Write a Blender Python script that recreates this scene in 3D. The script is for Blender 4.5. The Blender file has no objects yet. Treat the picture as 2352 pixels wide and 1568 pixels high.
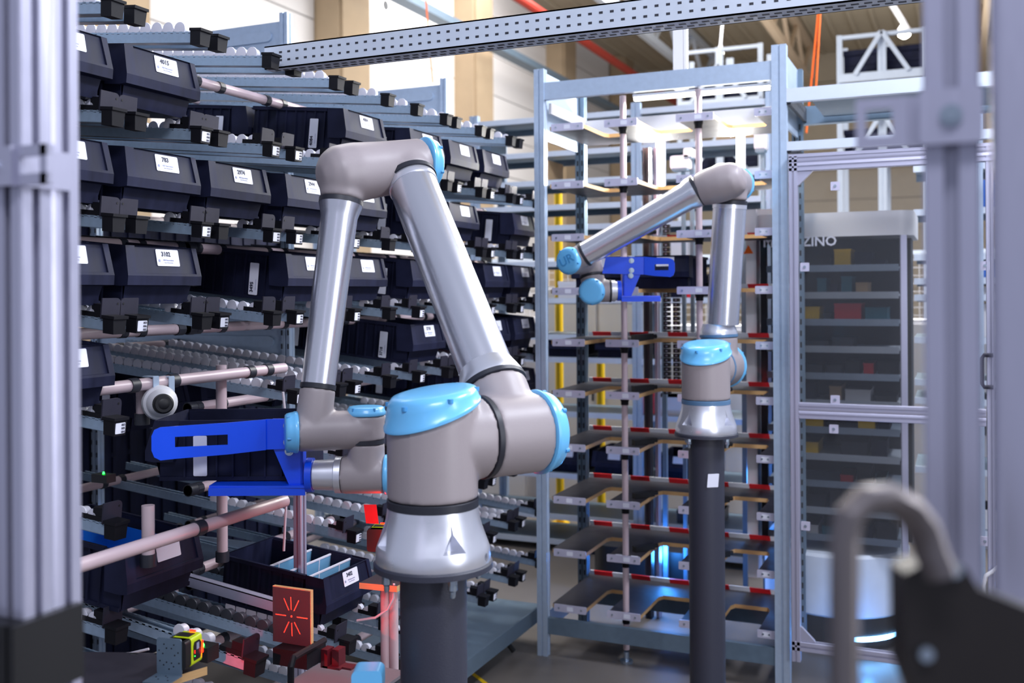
import bpy, math, random
from mathutils import Vector, Matrix
random.seed(7)
SC = bpy.context.scene
COL = SC.collection
V = Vector
# ------------------------------------------------------------------ camera, world, lights, exposure
ALPHA = math.radians(23.77)
CAMZ = 1.70
FPX = 2322.0
ROLL = 0.0065
R_ = V((math.cos(ALPHA), math.sin(ALPHA), 0))      # to the right in the photograph
F_ = V((-math.sin(ALPHA), math.cos(ALPHA), 0))     # away from the camera
U_ = V((0, 0, 1))
cam = bpy.data.cameras.new('camera')
camo = bpy.data.objects.new('camera', cam)
COL.objects.link(camo)
SC.camera = camo
cam.sensor_width = 36.0
cam.lens = FPX / 2352.0 * 36.0
cam.shift_y = -112.0 / 2352.0
cam.clip_start = 0.05
cam.clip_end = 120
camo.matrix_world = Matrix.Translation((0, 0, CAMZ)) @ Matrix.Rotation(ALPHA, 4, 'Z') @ Matrix.Rotation(math.pi / 2, 4, 'X') @ Matrix.Rotation(-ROLL, 4, 'Z')
cam.dof.use_dof = True
cam.dof.focus_distance = 2.75
cam.dof.aperture_fstop = 3.2
w = bpy.data.worlds.new('world')
SC.world = w
w.use_nodes = True
w.node_tree.nodes['Background'].inputs[0].default_value = (0.72, 0.78, 1.0, 1)
w.node_tree.nodes['Background'].inputs[1].default_value = 0.30
SC.view_settings.view_transform = 'Standard'
SC.view_settings.look = 'None'
SC.view_settings.exposure = 0.6
SC.view_settings.gamma = 1.0
SC.view_settings.use_curve_mapping = False
SC.cycles.use_denoising = True
SC.cycles.max_bounces = 6
SC.cycles.diffuse_bounces = 3
SC.cycles.glossy_bounces = 3
SC.cycles.transmission_bounces = 4
SC.cycles.transparent_max_bounces = 8
SC.cycles.caustics_reflective = False
SC.cycles.caustics_refractive = False
SC.cycles.sample_clamp_indirect = 4.0


def area(name, loc, target, sx, sy, power, color=(1, 1, 1)):
    l = bpy.data.lights.new(name, 'AREA')
    l.shape = 'RECTANGLE'
    l.size = sx
    l.size_y = sy
    l.energy = power
    l.color = color
    o = bpy.data.objects.new(name, l)
    COL.objects.link(o)
    o.location = loc
    o.rotation_euler = (V(target) - V(loc)).to_track_quat('-Z', 'Y').to_euler()
    return o


# area lights for the hall's high lamps, plus an added uplight and highlight strip (light comes mostly from the aisle behind the transfer rack and from the right)
area('hall_area_light', (-5.5, 6.5, 7.6), (-6.5, 10, 2.0), 5, 3, 430, (1, 0.98, 0.96))
area('hall_area_light', (-5.0, 17, 7.6), (-7.5, 17, 0), 5, 9, 900, (1, 0.98, 0.96))
area('hall_area_light', (0.5, 20, 5.0), (0.5, 20, 9), 8, 8, 260, (1, 0.98, 0.95))  # added uplight, no fixture of the hall: brightens the ceiling from below
area('hall_area_light', (1.2, 3.4, 4.4), (-1.5, 3.0, 1.6), 1.6, 0.35, 110, (0.84, 0.88, 1.0))
area('hall_area_light', (0.3, -0.4, 4.0), (-0.9, 2.4, 1.2), 1.5, 0.3, 42, (0.86, 0.88, 1.0))
area('highlight_strip_light', (1.5, 1.3, 1.9), (-0.9, 2.2, 1.4), 0.22, 1.8, 20, (0.92, 0.94, 1.0))  # added upright strip, no real lamp: draws long highlights on the robot tubes
area('hall_area_light', (-0.9, 7.4, 4.6), (-1.2, 5.6, 1.2), 3.0, 1.5, 190, (1, 0.98, 0.95))
area('hall_area_light', (2.6, 9.0, 5.5), (0.4, 6.5, 1.2), 3.0, 2.0, 170, (0.9, 0.95, 1.0))


def pin(X, Y, z):
    r = X * R_.x + Y * R_.y
    f = X * F_.x + Y * F_.y
    return r, f


def P(px, py, d):
    """point seen at pixel (px, py), d metres in front of the camera"""
    a = (px - 1176) / FPX
    b = (672 - py) / FPX
    v = (b - ROLL * a) 
    u = (a + ROLL * b)
    return V((0, 0, CAMZ)) + R_ * (u * d) + F_ * d + U_ * (v * d)


def PY(px, py, Y):
    """same, on the plane y = Y"""
    d1 = P(px, py, 1.0) - V((0, 0, CAMZ))
    return V((0, 0, CAMZ)) + d1 * (Y / d1.y)


def PX(px, py, X):
    d1 = P(px, py, 1.0) - V((0, 0, CAMZ))
    return V((0, 0, CAMZ)) + d1 * (X / d1.x)


# ------------------------------------------------------------------ materials
def s2l(c):
    return tuple(((x / 255) / 12.92 if x / 255 <= 0.04045 else ((x / 255 + 0.055) / 1.055) ** 2.4) for x in c)


def mat(name, rgb, rough=0.5, metal=0.0, noise=0.0, nscale=30.0, bump=0.0, stretch=None, emit=None, estr=0.0, alpha=None, trans=0.0, coat=0.0, spec=None):
    m = bpy.data.materials.new(name)
    m.use_nodes = True
    nt = m.node_tree
    b = nt.nodes['Principled BSDF']
    c = s2l(rgb) + (1,)
    b.inputs['Base Color'].default_value = c
    b.inputs['Roughness'].default_value = rough
    b.inputs['Metallic'].default_value = metal
    if coat:
        b.inputs['Coat Weight'].default_value = coat
        b.inputs['Coat Roughness'].default_value = 0.15
    if spec is not None:
        b.inputs['Specular IOR Level'].default_value = spec
    if noise or bump:
        tc = nt.nodes.new('ShaderNodeTexCoord')
        mp = nt.nodes.new('ShaderNodeMapping')
        if stretch:
            mp.inputs['Scale'].default_value = stretch
        nz = nt.nodes.new('ShaderNodeTexNoise')
        nz.inputs['Scale'].default_value = nscale
        nz.inputs['Detail'].default_value = 4
        nt.links.new(tc.outputs['Object'], mp.inputs['Vector'])
        nt.links.new(mp.outputs[0], nz.inputs['Vector'])
        if noise:
            mx = nt.nodes.new('ShaderNodeMix')
            mx.data_type = 'RGBA'
            mx.inputs[6].default_value = tuple(max(0, x * (1 - noise)) for x in c[:3]) + (1,)
            mx.inputs[7].default_value = tuple(min(1, x * (1 + noise)) for x in c[:3]) + (1,)
            nt.links.new(nz.outputs['Fac'], mx.inputs[0])
            nt.links.new(mx.outputs[2], b.inputs['Base Color'])
            mr = nt.nodes.new('ShaderNodeMapRange')
            mr.inputs['To Min'].default_value = max(0.02, rough - 0.1)
            mr.inputs['To Max'].default_value = min(1, rough + 0.12)
            nt.links.new(nz.outputs['Fac'], mr.inputs[0])
            nt.links.new(mr.outputs[0], b.inputs['Roughness'])
        if bump:
            bp = nt.nodes.new('ShaderNodeBump')
            bp.inputs['Strength'].default_value = bump
            bp.inputs['Distance'].default_value = 0.002
            nt.links.new(nz.outputs['Fac'], bp.inputs['Height'])
            nt.links.new(bp.outputs[0], b.inputs['Normal'])
    if emit:
        b.inputs['Emission Color'].default_value = s2l(emit) + (1,)
        b.inputs['Emission Strength'].default_value = estr
    if alpha is not None:
        b.inputs['Alpha'].default_value = alpha
    if trans:
        b.inputs['Transmission Weight'].default_value = trans
    return m


M = {}
M['bin'] = mat('black_plastic', (29, 32, 54), 0.52, 0, 0.8, 14, 0.12, (1, 2.2, 0.5), None, 0, None, 0, 0, 0.14)
M['binin'] = mat('black_plastic_inner', (26, 27, 36), 0.5)
M['cap'] = mat('black_cap_plastic', (22, 22, 28), 0.5, spec=0.2)
M['brk'] = mat('dark_bracket_plastic', (46, 45, 58), 0.45, 0, 0.15, 40, spec=0.25)
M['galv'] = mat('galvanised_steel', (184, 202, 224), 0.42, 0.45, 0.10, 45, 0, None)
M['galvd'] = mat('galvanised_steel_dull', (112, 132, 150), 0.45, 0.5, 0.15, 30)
M['rail'] = mat('galvanised_rail', (160, 182, 204), 0.4, 0.4, 0.18, 60)
M['wheel'] = mat('white_nylon', (226, 226, 238), 0.35)
M['tube'] = mat('ivory_coated_tube', (196, 176, 182), 0.3, 0, 0.05, 20, 0, None)
M['alu'] = mat('anodised_aluminium', (186, 186, 208), 0.36, 0.55, 0.04, 30, 0, (20, 20, 1))
M['alur'] = mat('brushed_aluminium', (232, 234, 244), 0.26, 0.92)
M['cast'] = mat('cast_aluminium', (236, 238, 248), 0.3, 0.8, 0.04, 20)
M['rgrey'] = mat('warm_grey_robot_shell', (158, 149, 152), 0.42, 0, 0.03, 200, 0.03)
M['rblue'] = mat('light_blue_robot_cover', (112, 196, 250), 0.3, 0, 0, 1, 0, None, None, 0, None, 0, 0.3)
M['rblued'] = mat('light_blue_recess', (72, 152, 212), 0.4)
M['ring'] = mat('black_rubber_ring', (38, 40, 50), 0.45)
M['ringb'] = mat('slate_blue_ring', (86, 122, 158), 0.4)
M['ped'] = mat('charcoal_powder_coat', (54, 56, 70), 0.45, 0, 0.12, 300, 0.2)
M['gblue'] = mat('royal_blue_powder_coat', (0, 78, 238), 0.32, 0, 0.04, 40, 0, None, None, 0, None, 0, 0.3)
M['label'] = mat('white_label_paper', (228, 230, 244), 0.6)
M['ink'] = mat('black_ink', (34, 36, 60), 0.6)
M['inkg'] = mat('grey_ink', (150, 155, 185), 0.6)
M['black'] = mat('matt_black', (16, 16, 20), 0.5)
M['dark'] = mat('dark_grey_metal', (58, 60, 68), 0.45, 0.3, 0.1, 30)
M['zinc'] = mat('zinc_bolt', (176, 190, 205), 0.28, 0.9)
M['ply'] = mat('plywood_edge', (205, 164, 112), 0.6, 0, 0.22, 14, 0, (1, 1, 30))
M['board'] = mat('dark_film_board', (48, 46, 54), 0.45, 0, 0.15, 15)
M['plate'] = mat('pale_aluminium_plate', (208, 206, 228), 0.35, 0.35, 0.05, 30)
M['white'] = mat('white_paint', (226, 226, 232), 0.4)
M['wht2'] = mat('white_steel_shelf', (212, 222, 236), 0.4, 0.1, 0.05, 20)
M['wall'] = mat('white_wall_panel', (232, 230, 230), 0.7, 0, 0.06, 3, 0, (1, 0.05, 20))
M['col'] = mat('tan_concrete', (168, 148, 122), 0.8, 0, 0.12, 3)
M['ceil'] = mat('beige_ceiling_sheet', (196, 184, 162), 0.7, 0, 0.08, 3)
M['steelb'] = mat('beige_painted_steel', (206, 184, 158), 0.5)
M['pipe'] = mat('red_brown_pipe', (120, 76, 66), 0.5)
M['redp'] = mat('red_pipe', (168, 52, 40), 0.5)
M['yel'] = mat('yellow_paint', (250, 204, 16), 0.45)
M['lime'] = mat('lime_yellow_housing', (200, 222, 20), 0.35)
M['red'] = mat('red_paint', (214, 24, 34), 0.4)
M['org'] = mat('orange_strap', (250, 108, 8), 0.6)
M['redpl'] = mat('red_plastic', (216, 34, 50), 0.4)
M['teal'] = mat('teal_plastic', (20, 110, 130), 0.4)
M['bluep'] = mat('blue_plastic', (20, 100, 200), 0.4)
M['card'] = mat('cardboard', (190, 160, 122), 0.7, 0, 0.1, 20)
M['beige'] = mat('beige_board', (226, 226, 232), 0.6)
M['divider'] = mat('clear_blue_divider', (126, 186, 226), 0.15, 0, 0, 1, 0, None, None, 0, 0.72)
M['cable'] = mat('grey_cable', (200, 196, 206), 0.5)
M['glass'] = mat('clear_acrylic', (235, 242, 255), 0.03, 0, 0, 1, 0, None, None, 0, 0.022)
M['smoke'] = mat('smoked_screen', (8, 10, 22), 0.10, 0, 0, 1, 0, None, None, 0, 0.34, 0, 0, 0.3)
M['lamp'] = mat('lamp_glow', (255, 255, 255), 0.5, emit=(255, 250, 238), estr=9)
M['lampw'] = mat('lamp_glow_strip', (255, 255, 255), 0.5, emit=(255, 248, 230), estr=5)
M['lampb'] = mat('blue_light_ring', (255, 255, 255), 0.5, emit=(120, 190, 255), estr=14)
M['ledg'] = mat('green_led', (40, 255, 60), 0.4, emit=(30, 255, 60), estr=7)
M['ledr'] = mat('red_led', (255, 30, 10), 0.4, emit=(255, 25, 5), estr=5)
M['handle'] = mat('dark_die_cast', (44, 40, 40), 0.4, 0.3, 0.05, 30)
M['lever'] = mat('worn_grey_die_cast', (122, 116, 118), 0.34, 0.6, 0.05, 30)


def floor_mat():
    m = mat('polished_concrete', (108, 102, 98), 0.38, 0, 0.3, 1.6, 0)
    return m


M['floor'] = floor_mat()


def tape_mat():
    m = bpy.data.materials.new('red_white_tape')
    m.use_nodes = True
    nt = m.node_tree
    b = nt.nodes['Principled BSDF']
    tc = nt.nodes.new('ShaderNodeTexCoord')
    sp = nt.nodes.new('ShaderNodeSeparateXYZ')
    nt.links.new(tc.outputs['Object'], sp.inputs[0])
    a = nt.nodes.new('ShaderNodeMath')
    a.operation = 'MULTIPLY_ADD'
    nt.links.new(sp.outputs[0], a.inputs[0])
    a.inputs[1].default_value = 5.0
    nt.links.new(sp.outputs[2], a.inputs[2])
    fr = nt.nodes.new('ShaderNodeMath')
    fr.operation = 'FRACT'
    nt.links.new(a.outputs[0], fr.inputs[0])
    gt = nt.nodes.new('ShaderNodeMath')
    gt.operation = 'GREATER_THAN'
    gt.inputs[1].default_value = 0.5
    nt.links.new(fr.outputs[0], gt.inputs[0])
    mx = nt.nodes.new('ShaderNodeMix')
    mx.data_type = 'RGBA'
    mx.inputs[6].default_value = s2l((226, 228, 236)) + (1,)
    mx.inputs[7].default_value = s2l((214, 24, 34)) + (1,)
    nt.links.new(gt.outputs[0], mx.inputs[0])
    nt.links.new(mx.outputs[2], b.inputs['Base Color'])
    return m


M['tape'] = tape_mat()

# ------------------------------------------------------------------ mesh builder
class MB:
    def __init__(s):
        s.v = []
        s.f = []
        s.m = []
        s.mats = []

    def _mi(s, m):
        if m is None:
            return 0
        if m not in s.mats:
            s.mats.append(m)
        return s.mats.index(m)

    def add(s, vs, fs, m=None):
        o = len(s.v)
        k = s._mi(m)
        s.v += [V(p) for p in vs]
        for f in fs:
            s.f.append([o + i for i in f])
            s.m.append(k)
        return s

    def box(s, c, d, m=None, rot=None):
        x, y, z = d[0] / 2, d[1] / 2, d[2] / 2
        vs = [V((a, b, e)) for a in (-x, x) for b in (-y, y) for e in (-z, z)]
        if rot is not None:
            vs = [rot @ p for p in vs]
        c = V(c)
        return s.add([p + c for p in vs], [(0, 1, 3, 2), (4, 6, 7, 5), (0, 4, 5, 1), (2, 3, 7, 6), (0, 2, 6, 4), (1, 5, 7, 3)], m)

    def bb(s, a, b, m=None):
        return s.box([(a[i] + b[i]) / 2 for i in range(3)], [abs(b[i] - a[i]) for i in range(3)], m)

    def bar(s, a, b, wx, wy, m=None, up=U_):
        """rectangular bar from a to b"""
        a, b = V(a), V(b)
        d = (b - a).normalized()
        x = d.cross(up)
        if x.length < 1e-4:
            x = V((1, 0, 0))
        x.normalize()
        y = x.cross(d).normalized()
        vs = []
        for p in (a, b):
            for i, j in ((-1, -1), (1, -1), (1, 1), (-1, 1)):
                vs.append(p + x * (wx / 2 * i) + y * (wy / 2 * j))
        return s.add(vs, [(0, 3, 2, 1), (4, 5, 6, 7), (0, 1, 5, 4), (1, 2, 6, 5), (2, 3, 7, 6), (3, 0, 4, 7)], m)

    def lathe(s, o, ax, prof, seg=32, m=None, shear=None, cap=True, ell=None):
        """rings along axis ax from o; prof = [(s, r)...]; shear vector tilts the rings"""
        o = V(o)
        ax = V(ax).normalized()
        t = V((0, 0, 1)) if abs(ax.z) < 0.9 else V((1, 0, 0))
        e1 = ax.cross(t).normalized()
        e2 = ax.cross(e1).normalized()
        vs = []
        for (d, r) in prof:
            for i in range(seg):
                th = 2 * math.pi * i / seg
                q = e1 * (math.cos(th) * r) + e2 * (math.sin(th) * r)
                p = o + ax * d + q
                if shear is not None:
                    p += ax * q.dot(shear)
                vs.append(p)
        fs = []
        n = len(prof)
        for k in range(n - 1):
            for i in range(seg):
                j = (i + 1) % seg
                fs.append((k * seg + i, k * seg + j, (k + 1) * seg + j, (k + 1) * seg + i))
        if cap:
            fs.append(tuple(range(seg - 1, -1, -1)))
            fs.append(tuple((n - 1) * seg + i for i in range(seg)))
        return s.add(vs, fs, m)

    def cyl(s, a, b, r, seg=16, m=None, r2=None):
        a, b = V(a), V(b)
        return s.lathe(a, b - a, [(0, r), ((b - a).length, r if r2 is None else r2)], seg, m)

    def tube(s, pts, r, seg=8, m=None, flat=None):
        pts = [V(p) for p in pts]
        n = len(pts)
        vs = []
        prev = None
        for k, p in enumerate(pts):
            d = (pts[min(k + 1, n - 1)] - pts[max(k - 1, 0)]).normalized()
            if prev is None:
                t = U_ if abs(d.z) < 0.9 else V((1, 0, 0))
                e1 = d.cross(t).normalized()
            else:
                e1 = (prev - d * prev.dot(d)).normalized()
            prev = e1
            e2 = d.cross(e1)
            for i in range(seg):
                th = 2 * math.pi * (i + 0.5) / seg
                ra, rb = (r, r) if flat is None else flat
                vs.append(p + e1 * (math.cos(th) * ra) + e2 * (math.sin(th) * rb))
        fs = [tuple(range(seg - 1, -1, -1)), tuple((n - 1) * seg + i for i in range(seg))]
        for k in range(n - 1):
            for i in range(seg):
                j = (i + 1) % seg
                fs.append((k * seg + i, k * seg + j, (k + 1) * seg + j, (k + 1) * seg + i))
        return s.add(vs, fs, m)

    def prism(s, poly, o, ex, ey, d, m=None, mside=None):
        """polygon (2D points) in plane (ex, ey) at o, extruded by vector d"""
        o, ex, ey, d = V(o), V(ex), V(ey), V(d)
        n = len(poly)
        a = [o + ex * x + ey * y for x, y in poly]
        vs = a + [p + d for p in a]
        s.add(vs, [tuple(range(n - 1, -1, -1)), tuple(range(n, 2 * n))], m)
        off = len(s.v) - 2 * n
        k = s._mi(mside if mside is not None else m)
        for i in range(n):
            j = (i + 1) % n
            s.f.append([off + i, off + j, off + n + j, off + n + i])
            s.m.append(k)
        return s

    def mesh(s, name, mat_=None, off=None, smooth=30):
        me = bpy.data.meshes.new(name)
        vs = s.v if off is None else [p - off for p in s.v]
        me.from_pydata([tuple(p) for p in vs], [], s.f)
        mats = s.mats if s.mats else [mat_]
        if mat_ is not None and s.mats and None in s.mats:
            mats = [mat_ if x is None else x for x in s.mats]
        for x in mats:
            me.materials.append(x)
        if s.mats:
            me.polygons.foreach_set('material_index', s.m)
        if smooth:
            me.polygons.foreach_set('use_smooth', [True] * len(me.polygons))
            me.update()
            me.set_sharp_from_angle(angle=math.radians(smooth))
        me.update()
        return me


def obj(name, me, parent=None, loc=None, rot=None):
    o = bpy.data.objects.new(name, me)
    COL.objects.link(o)
    if parent is not None:
        o.parent = parent
    if loc is not None:
        o.location = loc
    if rot is not None:
        o.rotation_euler = rot
    return o


def wroot(o):
    while o.parent is not None:
        o = o.parent
    return o


def part(name, mb, m, parent, label=None, smooth=30, local=False, stuff=False):
    """a part whose builder holds world coordinates (or local ones) under a thing standing at its base"""
    off = None if local else V(wroot(parent).location)
    o = obj(name, mb.mesh(name, m, off, smooth), parent)
    if label:
        o['label'] = label
    if stuff:
        o['kind'] = 'stuff'
    return o


LABELS = {}


def thing(name, label, cat, loc=(0, 0, 0), rot=(0, 0, 0), group=None):
    o = bpy.data.objects.new(name, None)
    COL.objects.link(o)
    o.location = loc
    o.rotation_euler = rot
    o.empty_display_size = 0.05
    o['label'] = label
    o['category'] = cat
    if group:
        o['group'] = group
    return o


def solo(name, mb, m, label, cat, base, group=None, smooth=30):
    o = obj(name, mb.mesh(name, m, V(base), smooth), None, V(base))
    o['label'] = label
    o['category'] = cat
    if group:
        o['group'] = group
    return o


def struct(name, mb, m, parent=None, base=(0, 0, 0), smooth=30):
    off = V(base) if parent is None else V(wroot(parent).location)
    o = obj(name, mb.mesh(name, m, off, smooth), parent, V(base) if parent is None else None)
    if parent is None:
        o['kind'] = 'structure'
    return o


def copy_tree(o, parent=None):
    c = o.copy()
    COL.objects.link(c)
    c.parent = parent
    for ch in list(o.children):
        copy_tree(ch, c)
    return c


TXT = {}


def text_mesh(s, size, m, bold=0.0, depth=0.0004):
    key = (s, size, m.name, bold, depth)
    if key in TXT:
        return TXT[key]
    cu = bpy.data.curves.new('writing', 'FONT')
    cu.body = s
    cu.size = size
    cu.align_x = 'CENTER'
    cu.align_y = 'CENTER'
    cu.offset = bold
    cu.extrude = depth
    cu.resolution_u = 2
    o = bpy.data.objects.new('writing_tmp', cu)
    COL.objects.link(o)
    dg = bpy.context.evaluated_depsgraph_get()
    me = bpy.data.meshes.new_from_object(o.evaluated_get(dg))
    bpy.data.objects.remove(o)
    bpy.data.curves.remove(cu)
    me.materials.clear()
    me.materials.append(m)
    me.name = 'writing'
    TXT[key] = me
    return me


def frame(o, ex, ez):
    """matrix with local X = ex (reading direction), local Z = ez (facing), at o"""
    ex = V(ex).normalized()
    ez = V(ez).normalized()
    ey = ez.cross(ex).normalized()
    m = Matrix((ex, ey, ez)).transposed().to_4x4()
    m.translation = V(o)
    return m


def put_text(s, size, m, parent, o, ex, ez, bold=0.0, name='writing', depth=0.0004):
    t = obj(name, text_mesh(s, size, m, bold, depth), parent)
    root = wroot(parent)
    off = V(root.location)
    t.matrix_local = frame(V(o) - off, ex, ez)
    return t


def put_text_local(s, size, m, parent, o, ex, ez, bold=0.0, name='writing'):
    t = obj(name, text_mesh(s, size, m, bold), parent)
    t.matrix_local = frame(V(o), ex, ez)
    return t


def round_rect(w_, h_, r, n=4):
    pts = []
    for cx, cy, a0 in ((w_ / 2 - r, h_ / 2 - r, 0), (-w_ / 2 + r, h_ / 2 - r, 90), (-w_ / 2 + r, -h_ / 2 + r, 180), (w_ / 2 - r, -h_ / 2 + r, 270)):
        for i in range(n + 1):
            a = math.radians(a0 + 90 * i / n)
            pts.append((cx + r * math.cos(a), cy + r * math.sin(a)))
    return pts


def slot_profile(w_, h_, nx, ny, g=0.008, dp=0.006):
    """extruded aluminium section with grooves: nx grooves on each wide side, ny on the others"""
    pts = []

    def side(L, n, tx, ty, sx, sy):
        # from start corner (sx, sy) along (tx, ty), inward normal is (-ty, tx)
        out = []
        p = L / n
        out.append((sx + tx * 0.002, sy + ty * 0.002))
        for i in range(n):
            c = p * (i + 0.5)
            for (d, q) in ((c - g / 2, 0), (c - g / 2, dp * 0.4), (c - g * 0.9, dp * 0.45), (c - g * 0.6, dp), (c + g * 0.6, dp), (c + g * 0.9, dp * 0.45), (c + g / 2, dp * 0.4), (c + g / 2, 0)):
                out.append((sx + tx * d - ty * q, sy + ty * d + tx * q))
            if i < n - 1:
                out.append((sx + tx * (p * (i + 1) - 0.002), sy + ty * (p * (i + 1) - 0.002)))
                e = p * (i + 1)
                out.append((sx + tx * e - ty * 0.001, sy + ty * e + tx * 0.001))
                out.append((sx + tx * (e + 0.002), sy + ty * (e + 0.002)))
        out.append((sx + tx * (L - 0.002), sy + ty * (L - 0.002)))
        return out
    pts += side(w_, nx, 1, 0, -w_ / 2, -h_ / 2)
    pts += side(h_, ny, 0, 1, w_ / 2, -h_ / 2)
    pts += side(w_, nx, -1, 0, w_ / 2, h_ / 2)
    pts += side(h_, ny, 0, -1, -w_ / 2, h_ / 2)
    return pts
# ------------------------------------------------------------------ the setting
mb = MB()
mb.bb((-9.3, -1.5, -0.1), (6, 31, 0))
struct('floor', mb, M['floor'])
mb = MB()
mb.bb((-9.3, 4.0, 8.7), (9, 31, 8.9))
ceil_ = struct('ceiling', mb, M['ceil'])
mb = MB()
for i in range(34):
    x = -9.0 + i * 0.54
    mb.bb((x, 4.0, 8.64), (x + 0.1, 31, 8.7))
part('ceiling_rib', mb, M['ceil'], ceil_, stuff=True)
mb = MB()
mb.bb((-9.6, 4.0, 0), (-9.45, 31, 8.7))
wl = struct('wall_left', mb, M['wall'])
for k in range(5):
    for j in range(10):
        mb = MB()
        y0 = 8.6 + k * 5.0 if k else 6.2
        y1 = 13.55 + k * 5.0 - 0.02
        z0 = j * 0.87
        mb.bb((-9.45, y0, z0 + 0.006), (-9.39 + 0.004 * (j % 2), min(y1, 31), z0 + 0.855))
        part('wall_panel', mb, M['wall'], wl)
for k, y in enumerate((14.02 - 5, 14.02, 18.9, 23.98, 29.05)):
    mb = MB()
    mb.bb((-9.45, y - 0.45, 0), (-8.95, y + 0.45, 8.7))
    mb.bb((-8.96, y - 0.40, 0), (-8.90, y + 0.40, 8.7))
    part('column', mb, M['col'], wl)
mb = MB()
mb.bb((-9.3, 31, 0), (9, 31.2, 8.7))
wb = struct('wall_back', mb, M['col'])
for j in range(10):
    mb = MB()
    mb.bb((-9.3, 30.93, j * 0.87 + 0.01), (9, 31, j * 0.87 + 0.86))
    part('wall_panel', mb, M['ceil'], wb)
# roof trusses and services
for k, X in enumerate((-6.4, -3.7, 0.6)):
    mb = MB()
    z0, z1 = 7.5, 8.5
    mb.bar((X, 9, z0), (X, 30.5, z0), 0.16, 0.16)
    mb.bar((X, 9, z1), (X, 30.5, z1), 0.16, 0.16)
    y = 9.0
    i = 0
    while y < 29.5:
        a, b = (z0, z1) if i % 2 else (z1, z0)
        mb.bar((X, y, a), (X, y + 1.25, b), 0.09, 0.09)
        y += 1.25
        i += 1
    solo('roof_truss', mb, M['steelb'] if k != 0 else M['wht2'],
         ['pale grey roof truss nearest the white wall', 'beige roof truss seen left of the orange strap', 'beige roof truss seen between the two right foreground profiles'][k], 'truss', (X, 9, z0), 'roof trusses under the ceiling')
for k, (y, z) in enumerate(((14, 8.2), (17.5, 8.25), (24, 8.3))):
    mb = MB()
    mb.cyl((-6.8, y, z), (8, y, z), 0.07, 8)
    for i in range(9):
        mb.cyl((-6.4 + i * 1.6, y, z), (-6.4 + i * 1.6, y, z + 0.4), 0.025, 6)
    solo('sprinkler_pipe', mb, M['pipe'], ['brown sprinkler pipe crossing the ceiling nearest the camera', 'brown sprinkler pipe crossing mid ceiling', 'brown sprinkler pipe crossing the ceiling farthest back'][k], 'pipe', (0, y, z), 'sprinkler pipes')
mb = MB()
mb.cyl((-7.6, 12, 7.3), (-7.6, 30, 7.3), 0.10, 10)
solo('water_pipe', mb, M['redp'], 'red pipe running along the hall under the ceiling', 'pipe', (-7.6, 12, 7.3))
mb = MB()
mb.bar((-8.4, 10, 6.6), (-8.4, 30, 6.6), 0.28, 0.14)
solo('cable_tray', mb, M['galvd'], 'dark grey cable tray along the white wall above the columns', 'cable tray', (-8.4, 10, 6.6))
# high lamps that are seen
for k, (px, py, d, r) in enumerate(((2077, 75, 17.0, 0.11), (1655, 122, 19.0, 0.06))):
    p = P(px, py, d)
    t = thing('pendant_lamp', ['bright round lamp hanging above the dark crates at top right', 'small bright lamp seen above the lit beam of the transfer rack'][k], 'lamp', p)
    mb = MB()
    mb.lathe(p, (0, 0, -1), [(-0.15, r * 0.4), (-0.05, r), (0.0, r)], 16)
    part('housing', mb, M['white'], t)
    mb = MB()
    mb.lathe(p + V((0, 0, -0.003)), (0, 0, -1), [(0, r * 0.9), (0.05, r * 0.8), (0.09, r * 0.3)], 16)
    part('lamp_lens', mb, mat('round_lamp_glow', (255, 255, 255), emit=(255, 252, 240), estr=30), t)
    mb = MB()
    q = P(px - (48 if k == 0 else -25), -20, d - (2 if k == 0 else 0))
    mb.cyl(p + V((0, 0, 0.15)), V((q.x, q.y, 8.64)) if k else q, 0.05 if k == 0 else 0.02, 6)
    part('hanger_rod', mb, M['white'], t)

# orange straps hanging from the roof
t = thing('lifting_strap', 'bright orange lifting strap hanging behind the right bay beams', 'strap', P(1860, 300, 7))
mb = MB()
for a, b in (((1883, -10), (1852, 305)), ((1886, -10), (1872, 240))):
    mb.tube([P(a[0], a[1], 7), P(b[0], b[1], 7)], 0.02, 4, None, (0.022, 0.006))
part('strap_web', mb, M['org'], t)
mb = MB()
mb.tube([P(978, -10, 9), P(985, 90, 9), P(994, 190, 9)], 0.01, 4, None, (0.014, 0.004))
solo('hanging_strap', mb, M['org'], 'thin pale orange strap hanging in front of the white wall', 'strap', P(985, 190, 9))

# ------------------------------------------------------------------ generic galvanised posts
def post_mesh(h, wx=0.05, wy=0.04, holes=True, z0=0.0):
    """rolled steel post: shallow channel with a centre groove on both faces and slots on the sides"""
    mb = MB()
    g = 0.006
    poly = [(-wx / 2, -wy / 2), (-0.004, -wy / 2), (-0.002, -wy / 2 + g), (0.002, -wy / 2 + g), (0.004, -wy / 2), (wx / 2, -wy / 2), (wx / 2, -wy / 2 + 0.012), (wx / 2 - 0.004, -wy / 2 + 0.014), (wx / 2 - 0.004, wy / 2 - 0.014), (wx / 2, wy / 2 - 0.012), (wx / 2, wy / 2), (0.004, wy / 2), (0.002, wy / 2 - g), (-0.002, wy / 2 - g), (-0.004, wy / 2), (-wx / 2, wy / 2), (-wx / 2, wy / 2 - 0.012), (-wx / 2 + 0.004, wy / 2 - 0.014), (-wx / 2 + 0.004, -wy / 2 + 0.014), (-wx / 2, -wy / 2 + 0.012)]
    mb.prism(poly, (0, 0, z0), (1, 0, 0), (0, 1, 0), (0, 0, h - z0))
    return mb


def slots_mesh(h, x, wy, step=0.05, z0=0.1):
    mb = MB()
    z = z0
    while z < h - 0.05:
        mb.box((x, 0, z), (0.002, wy, step * 0.45))
        z += step
    return mb


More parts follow.
